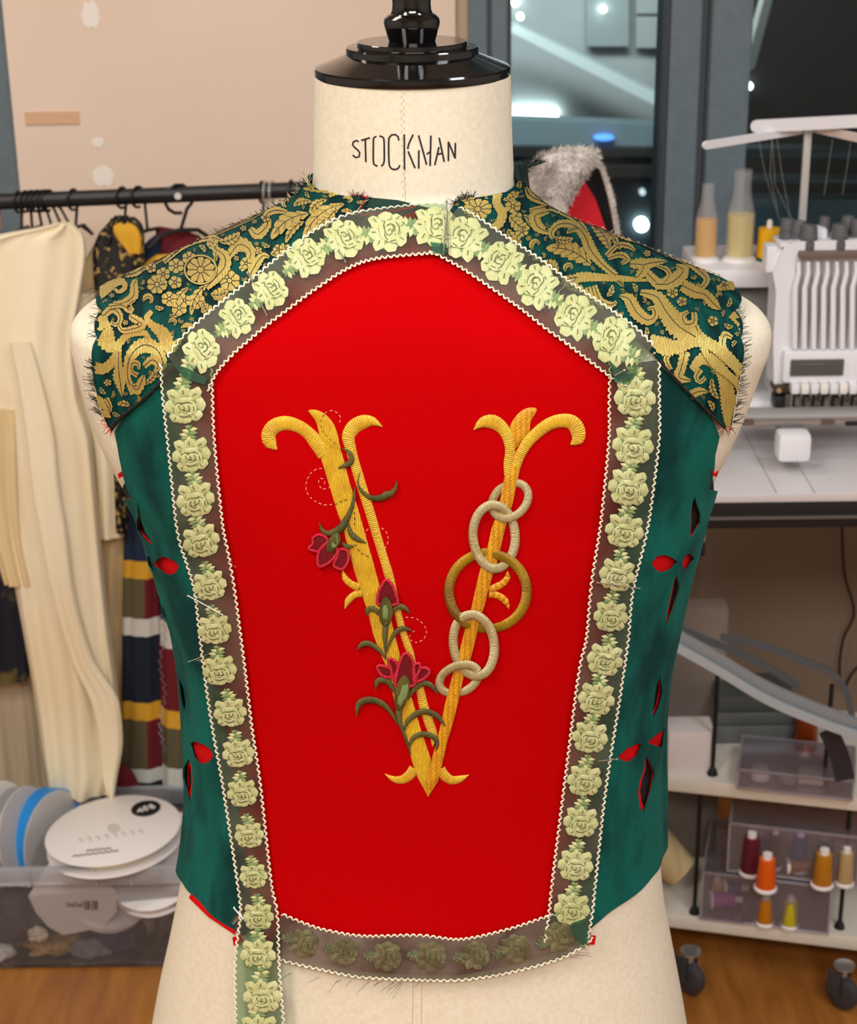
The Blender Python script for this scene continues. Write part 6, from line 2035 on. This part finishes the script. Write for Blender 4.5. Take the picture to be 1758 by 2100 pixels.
def arm(a, b, wpx, Y0, Y1, nh, name='thread_arm', m=None):
    p0 = P(a[0], a[1], Y0); p1 = P(b[0], b[1], Y1)
    ux = (p1 - p0); L = ux.length; ux.normalize()
    up = Vector((0, -.15, 1)); up = (up - ux * up.dot(ux)).normalized()
    ny_ = ux.cross(up)
    hw = wpx / 2 / FOC * (Y0 + Y1) / 2 * 1.05
    pts = []
    for k in range(9):
        an = PI / 2 + PI * k / 8; pts.append(p0 + ux * (hw * math.cos(an)) + up * hw * math.sin(an))
    for k in range(9):
        an = -PI / 2 + PI * k / 8; pts.append(p1 + ux * (hw * math.cos(an)) + up * hw * math.sin(an))
    o = MB().prism(pts, ny_ * .004).build(name, m or M_MW, parent=em, smooth=False)
    hb = MB()
    for i in range(nh):
        c = p0 + ux * L * (i + .3) / nh - ny_ * .0004
        ring = [c + (ux * math.cos(t) + up * math.sin(t)) * .0016 for t in np.linspace(0, 2 * PI, 12, endpoint=False)]
        hb.prism(ring, ny_ * .0003)
    if nh: hb.build('thread_eyes', M_KNOB, parent=o, smooth=False)
    return o


arm((1552, 258), (1900, 240), 24, YM + .045, YM + .02, 9)
arm((1446, 297), (1640, 266), 15, YM - .01, YM + .065, 3)
arm((1672, 262), (1800, 290), 16, YM + .065, YM + .0, 2, m=mat('arm_pinkish', C(206, 190, 184), .4))
# threads hanging from the arms
M_THR = sheer('fine_thread', (1, 1, 1, 1), C(210, 204, 180), 0.6)
for i, (a, b, c) in enumerate([((1557, 290), (1570, 360), (1600, 452)), ((1584, 285), (1590, 380), (1622, 446)), ((1594, 285), (1606, 370), (1622, 446)), ((1583, 285), (1580, 360), (1595, 430)), ((1745, 290), (1738, 340), (1728, 400)), ((1708, 286), (1700, 340), (1690, 400))]):
    MB().tube([P(*a, YM + .03), P(*b, YM + .03), P(*c, YM + .03)], .00016, n=4).build('thread', M_THR, parent=em)


# spools on the rack
M_NET = sheer('white_net', (0.95, 0.95, 0.95, 1), C(236, 232, 236), 0.16)


def cone_px(px, ytop, ybase, rt, rb_, Y, zb, m, name, label, net=None, base=True, group='thread cones on the machine rack'):
    b = P(px, ybase, Y)
    sc = Y / math.cos(math.radians(14)) / FOC
    h = (P(px, ytop, Y).z - P(px, ybase, Y).z)
    t = thing(name, (b.x, b.y, zb), label, 'thread cone', group)
    MB().lathe([(rb_ * sc * .98, .004), (rb_ * sc, .006), (rt * sc, h), (rt * sc * .5, h + .0005)], (b.x, b.y, zb), 0, 36).build('wound_thread', m, parent=t)
    if base: MB().lathe([(rb_ * sc * 1.35, 0), (rb_ * sc * 1.3, .003), (rb_ * sc * .9, .008)], (b.x, b.y, zb), 0, 36).build('spool_base', M_REELW, parent=t)
    if net:
        prof = [(r * sc, (P(px, y, Y).z - P(px, ybase, Y).z)) for y, r in net]
        MB().lathe(prof, (b.x, b.y, zb), 0, 36, cap=False).build('net_sleeve', M_NET, parent=t)
    return t


M_GTH = mat('gold_metallic_thread', C(234, 176, 54), .4, wave=(60, C(180, 130, 50), .3, (0, 0, 1), 1))
M_PTH = mat('pale_gold_metallic_thread', C(236, 216, 120), .3, metal=.3, wave=(60, C(200, 180, 110), .3, (0, 0, 1), 1))
YS = YM + .14
cone_px(1446, 456, 540, 20, 21, YS, RACKZ, M_GTH, 'thread_cone', 'gold thread cone in a white net, left one on the machine rack', net=[(542, 26), (500, 24), (462, 24), (445, 20), (420, 14), (395, 12), (384, 13)])
cone_px(1515, 446, 540, 26, 26, YS, RACKZ, M_PTH, 'thread_cone', 'pale gold thread cone in a taller white net, middle of the rack', net=[(542, 33), (500, 29), (450, 29), (434, 25), (410, 19), (385, 17), (356, 18)])
t = cone_px(1574, 478, 542, 22, 24, YS, RACKZ, mat('yellow_thread', C(238, 176, 14), .4), 'thread_cone', 'yellow thread cone with green ends beside the machine head', base=False)
b = ORG[t.name]; sc = YS / math.cos(math.radians(14)) / FOC
MB().lathe([(26 * sc, 0), (26 * sc, .0035)], b, 0, 30).build('green_end', mat('green_plastic', C(6, 80, 56), .5), parent=t)
MB().lathe([(.004, .037), (.004, .05), (.003, .054), (.0005, .055)], b, 0, 16).build('spool_pin', M_REELW, parent=t)

# ================================================================== right: trolley below the table
M_SH = mat('shelf_white', C(226, 220, 208), .45)
Z1, Z2 = 0.095, 0.325
a1 = PZ(1394, 1879, Z1); b1 = PZ(1758, 1924, Z1)
a2 = PZ(1368, 1596, Z2); b2 = PZ(1740, 1624, Z2)
ang = math.atan2(b1.y - a1.y, b1.x - a1.x)
ux = Vector((math.cos(ang), math.sin(ang), 0)); vy = Vector((-math.sin(ang), math.cos(ang), 0))
F0 = a1 - ux * .06
trl = thing('shelf_trolley', (F0.x + .3, F0.y + .15, 0), 'white two shelf trolley on casters below the worktable', 'trolley')
MT = Matrix.Translation(F0) @ Matrix.Rotation(ang, 4, 'Z')
LW, LD = .48, .26
for z, nm in ((0, 'lower_shelf'), (Z2 - Z1, 'upper_shelf')):
    MB().box((LW / 2, LD / 2, z - .011), (LW, LD, .022), M=MT, bev=.003).build(nm, M_SH, parent=trl, angle=30)


def tl(px, py, z):
    """trolley-local coordinates of a point seen at (px,py) at height z"""
    return MT.inverted() @ PZ(px, py, z)


for px, py, z0_, z1_ in ((1424, 1872, Z1, Z2 - .02), (1722, 1902, Z1, Z2 - .02), (1461, 1588, Z2, Z2 + .16), (1690, 1612, Z2, Z2 + .16)):
    p = PZ(px, py, z0_)
    ps = MB().tube([(p.x, p.y, z0_), (p.x, p.y, z1_)], .0032, n=12)
    ps.lathe([(.008, 0), (.007, .004), (.0045, .010), (.0035, .012)], (p.x, p.y, z0_), 0, 16)
    ps.build('post', M_BLKST, parent=trl)
    if z1_ > .5: MB().box((p.x, p.y, z1_ + .006), (.018, .018, .014), bev=.003).build('post_cap', M_HANG, parent=trl, angle=30)
for px, py, bk in ((1414, 2000, 0), (1728, 2030, 0), (1414, 2000, .20), (1728, 2030, .20)):
    p = PZ(px, py, .03) + vy * bk
    p = Vector((p.x, p.y, .0))
    zt2 = Z1 - .022
    cs = MB().lathe([(.015, zt2), (.015, zt2 - .003), (.011, zt2 - .006), (.006, zt2 - .009), (.006, zt2 - .018)], (p.x, p.y, 0), 0, 20)
    co = cs.build('caster', mat('caster_chrome', C(190, 192, 196), .2, metal=.8), parent=trl)
    Mw = Matrix.Rotation(math.radians(40), 3, 'Z')
    for sd_ in (-1, 1):
        q_ = Mw @ Vector((sd_ * .010, .006, 0))
        MB().box((0, 0, 0), (.003, .022, .040), bev=.001, M=Matrix.Translation((p.x + q_.x * 1.25, p.y + q_.y * 1.25, .044)) @ Mw.to_4x4()).build('caster_fork', mat('fork_grey', C(60, 62, 66), .3), parent=co, angle=30)
    wh = MB().lathe([(.004, -.009), (.020, -.009), (.026, -.006), (.0275, 0), (.026, .006), (.020, .009), (.004, .009)], (0, 0, 0), 0, 40, M=Mw @ Matrix.Rotation(PI / 2, 3, 'Y'))
    wh.v = [(x + p.x, y + p.y, z + .0275) for x, y, z in wh.v]
    wh.build('caster_wheel', mat('wheel_grey', C(58, 60, 66), .3), parent=co, angle=40)

M_CLR = sheer('clear_drawer_plastic', (0.93, 0.91, 0.94, 1), (0.62, 0.56, 0.62, 1), 0.11, gloss=0.7)
M_EDGE = sheer('clear_drawer_edge', (0.85, 0.82, 0.86, 1), (0.75, 0.70, 0.76, 1), 0.35, gloss=0.8)


def clearbox(x0, y0, z0_, w_, d_, h_, label, lid=True, tilt=0.0):
    Mx = MT @ Matrix.Translation((x0, y0, z0_)) @ Matrix.Rotation(tilt, 4, 'Z')
    o = Mx.translation
    t = thing('clear_box', o, label, 'box', 'clear plastic boxes on the trolley')
    e = .0018
    for c, s in (((w_ / 2, 0, h_ / 2), (w_, e, h_)), ((w_ / 2, d_, h_ / 2), (w_, e, h_)), ((0, d_ / 2, h_ / 2), (e, d_, h_)), ((w_, d_ / 2, h_ / 2), (e, d_, h_)), ((w_ / 2, d_ / 2, e), (w_, d_, e))):
        MB().box(c, s, M=Mx).build('box_wall', M_CLR, parent=t, smooth=False)
    if lid: MB().box((w_ / 2, d_ / 2, h_), (w_ + .004, d_ + .004, e), M=Mx).build('box_lid', M_CLR, parent=t, smooth=False)
    ed = MB()
    for z in (e, h_):
        for y in (0, d_): ed.box((w_ / 2, y, z), (w_, .003, .003), M=Mx)
        for x in (0, w_): ed.box((x, d_ / 2, z), (.003, d_, .003), M=Mx)
    for x in (0, w_):
        for y in (0, d_): ed.box((x, y, h_ / 2), (.003, .003, h_), M=Mx)
    ed.build('box_edge', M_EDGE, parent=t, smooth=False)
    return t, Mx


q0 = tl(1437, 1886, Z1); q1 = tl(1698, 1912, Z1)
W1 = q1.x - q0.x
clearbox(q0.x, q0.y, .001, W1, .15, .080, 'lowest clear box standing on the lower trolley shelf, holding thread cones')
q2 = tl(1490, 1800, Z1 + .085)
clearbox(q2.x, q0.y + .005, 0.0845, W1, .15, .080, 'upper clear box stacked offset on the lowest clear box', tilt=.0)
q3 = tl(1500, 1615, Z2)


def spool(px, py, z, h, r, m, label, y_off=None, lying=False, base=True):
    p = PZ(px, py, z)
    t = thing('thread_spool', p, label, 'thread spool', 'thread spools on the trolley')
    if not lying:
        MB().lathe([(r * .95, .004), (r, .006), (r * .78, h), (r * .3, h + .001)], p, 0, 28).build('wound_thread', m, parent=t)
        if base: MB().lathe([(r * 1.15, 0), (r * 1.15, .003), (r, .005)], p, 0, 28).build('spool_base', M_REELW, parent=t)
        MB().lathe([(r * .5, h), (r * .45, h + .008), (r * .2, h + .009)], p, 0, 20).build('spool_tip', M_REELW, parent=t)
    else:
        Mr = Matrix.Rotation(PI / 2, 3, 'Y')
        c = p + Vector((-h / 2, 0, r * 1.2))
        MB().lathe([(r, .004), (r, .006), (r * .8, h)], c, 0, 28, M=Mr).build('wound_thread', m, parent=t)
        MB().lathe([(r * 1.2, 0), (r * 1.2, .004)], c, 0, 28, M=Mr).build('spool_base', M_REELW, parent=t)
        MB().lathe([(r * .4, h), (r * .4, h + .012)], c, 0, 16, M=Mr).build('spool_tip', M_REELW, parent=t)
    return t


def tm(name, r, g, b): return mat(name, C(r, g, b), .45, wave=(150, C(int(r * .75), int(g * .7), int(b * .7)), .4, (0, 0, 1), 1))


z1 = Z1 + .003; z2 = Z1 + .0885
spool(1568, 1893, z1, .042, .0125, tm('amber_thread', 214, 138, 10), 'amber thread spool inside the lowest box, under the orange one')
spool(1619, 1898, z1, .042, .0125, tm('lemon_thread', 222, 214, 34), 'lemon yellow thread spool inside the lowest box')
spool(1570, 1822, z2, .050, .0145, tm('orange_thread', 255, 108, 10), 'bright orange thread spool standing in the upper clear box')
spool(1480, 1862, z1, .036, .012, tm('magenta_thread', 186, 70, 176), 'magenta thread spool lying in the lowest box at left', lying=True)
spool(1470, 1845, z1, .034, .010, tm('peach_thread', 232, 190, 140), 'peach thread spool behind the magenta one', base=True)
spool(1500, 1838, z1, .026, .012, tm('deep_blue_thread', 24, 34, 120), 'deep blue thread spool lying behind the magenta one', lying=True)
spool(1686, 1815, z2, .052, .0145, tm('ochre_thread', 206, 140, 30), 'ochre thread spool at right in the upper clear box')
spool(1732, 1812, z2, .052, .012, tm('champagne_thread', 206, 182, 132), 'champagne thread spool at the right end of the upper box')
spool(1640, 1790, z2, .040, .010, tm('bronze_thread', 170, 104, 26), 'bronze thread spool lying near middle of the upper box', lying=True)
ZB3 = Z1 + .003
spool(1538, 1790, z2, .060, .014, tm('wine_thread', 110, 26, 50), 'wine red thread spool at back left of the upper box')
spool(1586, 1778, z2, .056, .011, tm('moss_thread', 96, 88, 40), 'moss green thread spool at back of the upper box')
spool(1637, 1782, z2, .056, .013, tm('cobalt_thread', 46, 72, 140), 'cobalt blue thread spool at back of the upper box')
# upper shelf things
q3 = tl(1512, 1618, Z2); q4 = tl(1748, 1636, Z2)
t, Mx = clearbox(q3.x, q3.y, Z2 - Z1 + .001, q4.x - q3.x, .10, .030, 'flat clear organiser box with white notions on the upper trolley shelf')
bits = [(.03, .03, 'white_button_pot', M_REELW, 'round white pot in the organiser at its left'), (.068, .03, 'bobbin_stack', mat('notion_grey', C(150, 144, 148), .5), 'grey bobbin stack beside the white pot'), (.10, .04, 'cream_card', M_PAPER, 'cream card of notions in the middle of the organiser'), (.135, .03, 'slate_pot', mat('notion_slate', C(96, 98, 110), .5), 'slate coloured pot in the organiser at its right')]
for x, y, nm, m_, lb in bits:
    mb = MB()
    if 'card' in nm: mb.box((x, y, .010), (.035, .03, .014), M=Mx, bev=.002)
    else:
        mb.lathe([(.013, 0.003), (.014, .006), (.014, .017), (.012, .021), (.0005, .022)], (0, 0, 0), 0, 24)
        mb.v = [tuple(Mx @ Vector((vx + x, vy_ + y, vz))) for vx, vy_, vz in mb.v]
    mb.build(nm, m_, label=lb, cat='notion', group='notions in the organiser box')
p = PZ(1416, 1590, Z2)
wb = P(1416, 1478, p.y)
MB().box((p.x, p.y + .03, Z2 + .033), (.066, .05, .066), bev=.002).build('white_carton', mat('white_carton', C(222, 212, 212), .6), label='small white carton at left on the upper trolley shelf', cat='carton', angle=30)
p = PZ(1560, 1560, Z2)
for k, (w_, h0, h1, c_) in enumerate([(.125, .001, .030, (110, 114, 114)), (.12, .031, .052, (96, 100, 100)), (.115, .053, .078, (74, 80, 78))]):
    MB().box((p.x, p.y + .09, Z2 + (h0 + h1) / 2), (w_, .08, h1 - h0), bev=.004).build('grey_tray', mat('tray_%d' % k, C(*c_), .35), angle=30,
        label=['lowest grey plastic tray of the stack behind the organiser', 'middle grey tray of the stack behind the organiser', 'darkest topmost tray of the stack behind the organiser'][k], cat='tray', group='stacked grey trays')
t = spool(1651, 1536, Z2, .060, .0185, mat('copper_thread', C(176, 74, 14), .3, metal=.3, wave=(90, C(110, 40, 6), .5, (0, 0, 1), 1)), 'copper brown thread cone with white base behind the organiser')
t['category'] = 'thread cone'
# grey frames and straps slung below the table
M_STR = mat('silver_grey_plastic', C(146, 152, 158), .3, metal=.2)
M_STR2 = mat('dark_grey_plastic', C(84, 88, 94), .35)
YQ = 1.98


def bandbar(pts, wpx, Y, name, m, label, thick=.006):
    q = cr([(x, y, 0) for x, y in pts], 12); rw = []
    for i, a in enumerate(q):
        t_ = q[min(i + 1, len(q) - 1)][:2] - q[max(i - 1, 0)][:2]; t_ /= np.linalg.norm(t_); n_ = np.array([-t_[1], t_[0]]) * wpx / 2
        p0 = P(a[0] + n_[0], a[1] + n_[1], Y); p1 = P(a[0] - n_[0], a[1] - n_[1], Y)
        f = Vector((0, thick, 0))
        rw.append([p0, p1, p1 + f, p0 + f])
    mb = MB().quadstrip(rw, 0, close_u=True)
    n_ = len(rw); mb.f += [(0, 1, 2, 3), tuple(range((n_ - 1) * 4, n_ * 4))]; mb.m += [0, 0]
    return mb.build(name, m, label=label, cat='hoop frame', group='hoop frames leaning under the table', smooth=False)


bandbar([(1380, 1300), (1460, 1345), (1560, 1405), (1660, 1450), (1790, 1500)], 24, YQ, 'hoop_frame', M_STR, 'broad silver grey hoop frame slanting down to the right under the table')
bandbar([(1390, 1330), (1470, 1375), (1580, 1440), (1700, 1490), (1790, 1520)], 16, YQ - .012, 'hoop_frame', mat('frosted_plastic', C(168, 176, 182), .3), 'frosted lower hoop frame alongside the broad silver one')
bandbar([(1380, 1285), (1440, 1310), (1540, 1352), (1640, 1410)], 12, YQ + .03, 'hoop_frame', M_STR2, 'thin dark hoop frame just above the broad silver one')
bandbar([(1480, 1308), (1560, 1325), (1650, 1358), (1712, 1385), (1740, 1430), (1752, 1500)], 12, YQ + .05, 'hoop_frame', M_STR2, 'curved grey hoop frame arching over the copper thread cone')
bandbar([(1700, 1500), (1722, 1550), (1734, 1600)], 40, YQ + .03, 'hoop_frame', mat('black_blue_plastic', C(40, 42, 52), .35), 'short dark hoop frame hanging at the right edge')
# cable
cb_ = [P(x, y, YW - .03) for x, y in [(1728, 1000), (1728, 1100), (1733, 1180), (1752, 1260), (1730, 1310), (1722, 1370), (1728, 1410), (1745, 1380), (1760, 1365)]]
MB().tube([Vector(c) for c in [P(x, y, YW - .03) for x, y, *_ in cr([(1728, 1000), (1728, 1100), (1733, 1180), (1752, 1255), (1730, 1310), (1722, 1370), (1730, 1412), (1745, 1385), (1762, 1365)], 10)]], .0022, n=8).build('power_cable', M_HANG, label='thin black cable hanging down the wall under the table', cat='cable')
# rolled cloth leaning on the lower shelf's left, cardboard behind trolley
p = PZ(1380, 1862, Z1)
mb = MB(); mb.tube([p + Vector((-.05, .09, .10)), p + Vector((-.01, .06, .055)), p + Vector((.02, .05, .03))], [.028, .032, .026], n=20)
mb.build('cream_roll', M_CREAM2, label='rolled cream cloth at the left end of the lower trolley shelf', cat='cloth')
pp = P(1390, 1480, 2.30)
MB().box((pp.x, 2.36, .26), (.15, .04, .52), bev=.004).build('taupe_panel', mat('taupe_board', C(136, 124, 116), .7), label='taupe board standing against the wall behind the trolley', cat='board', angle=30)
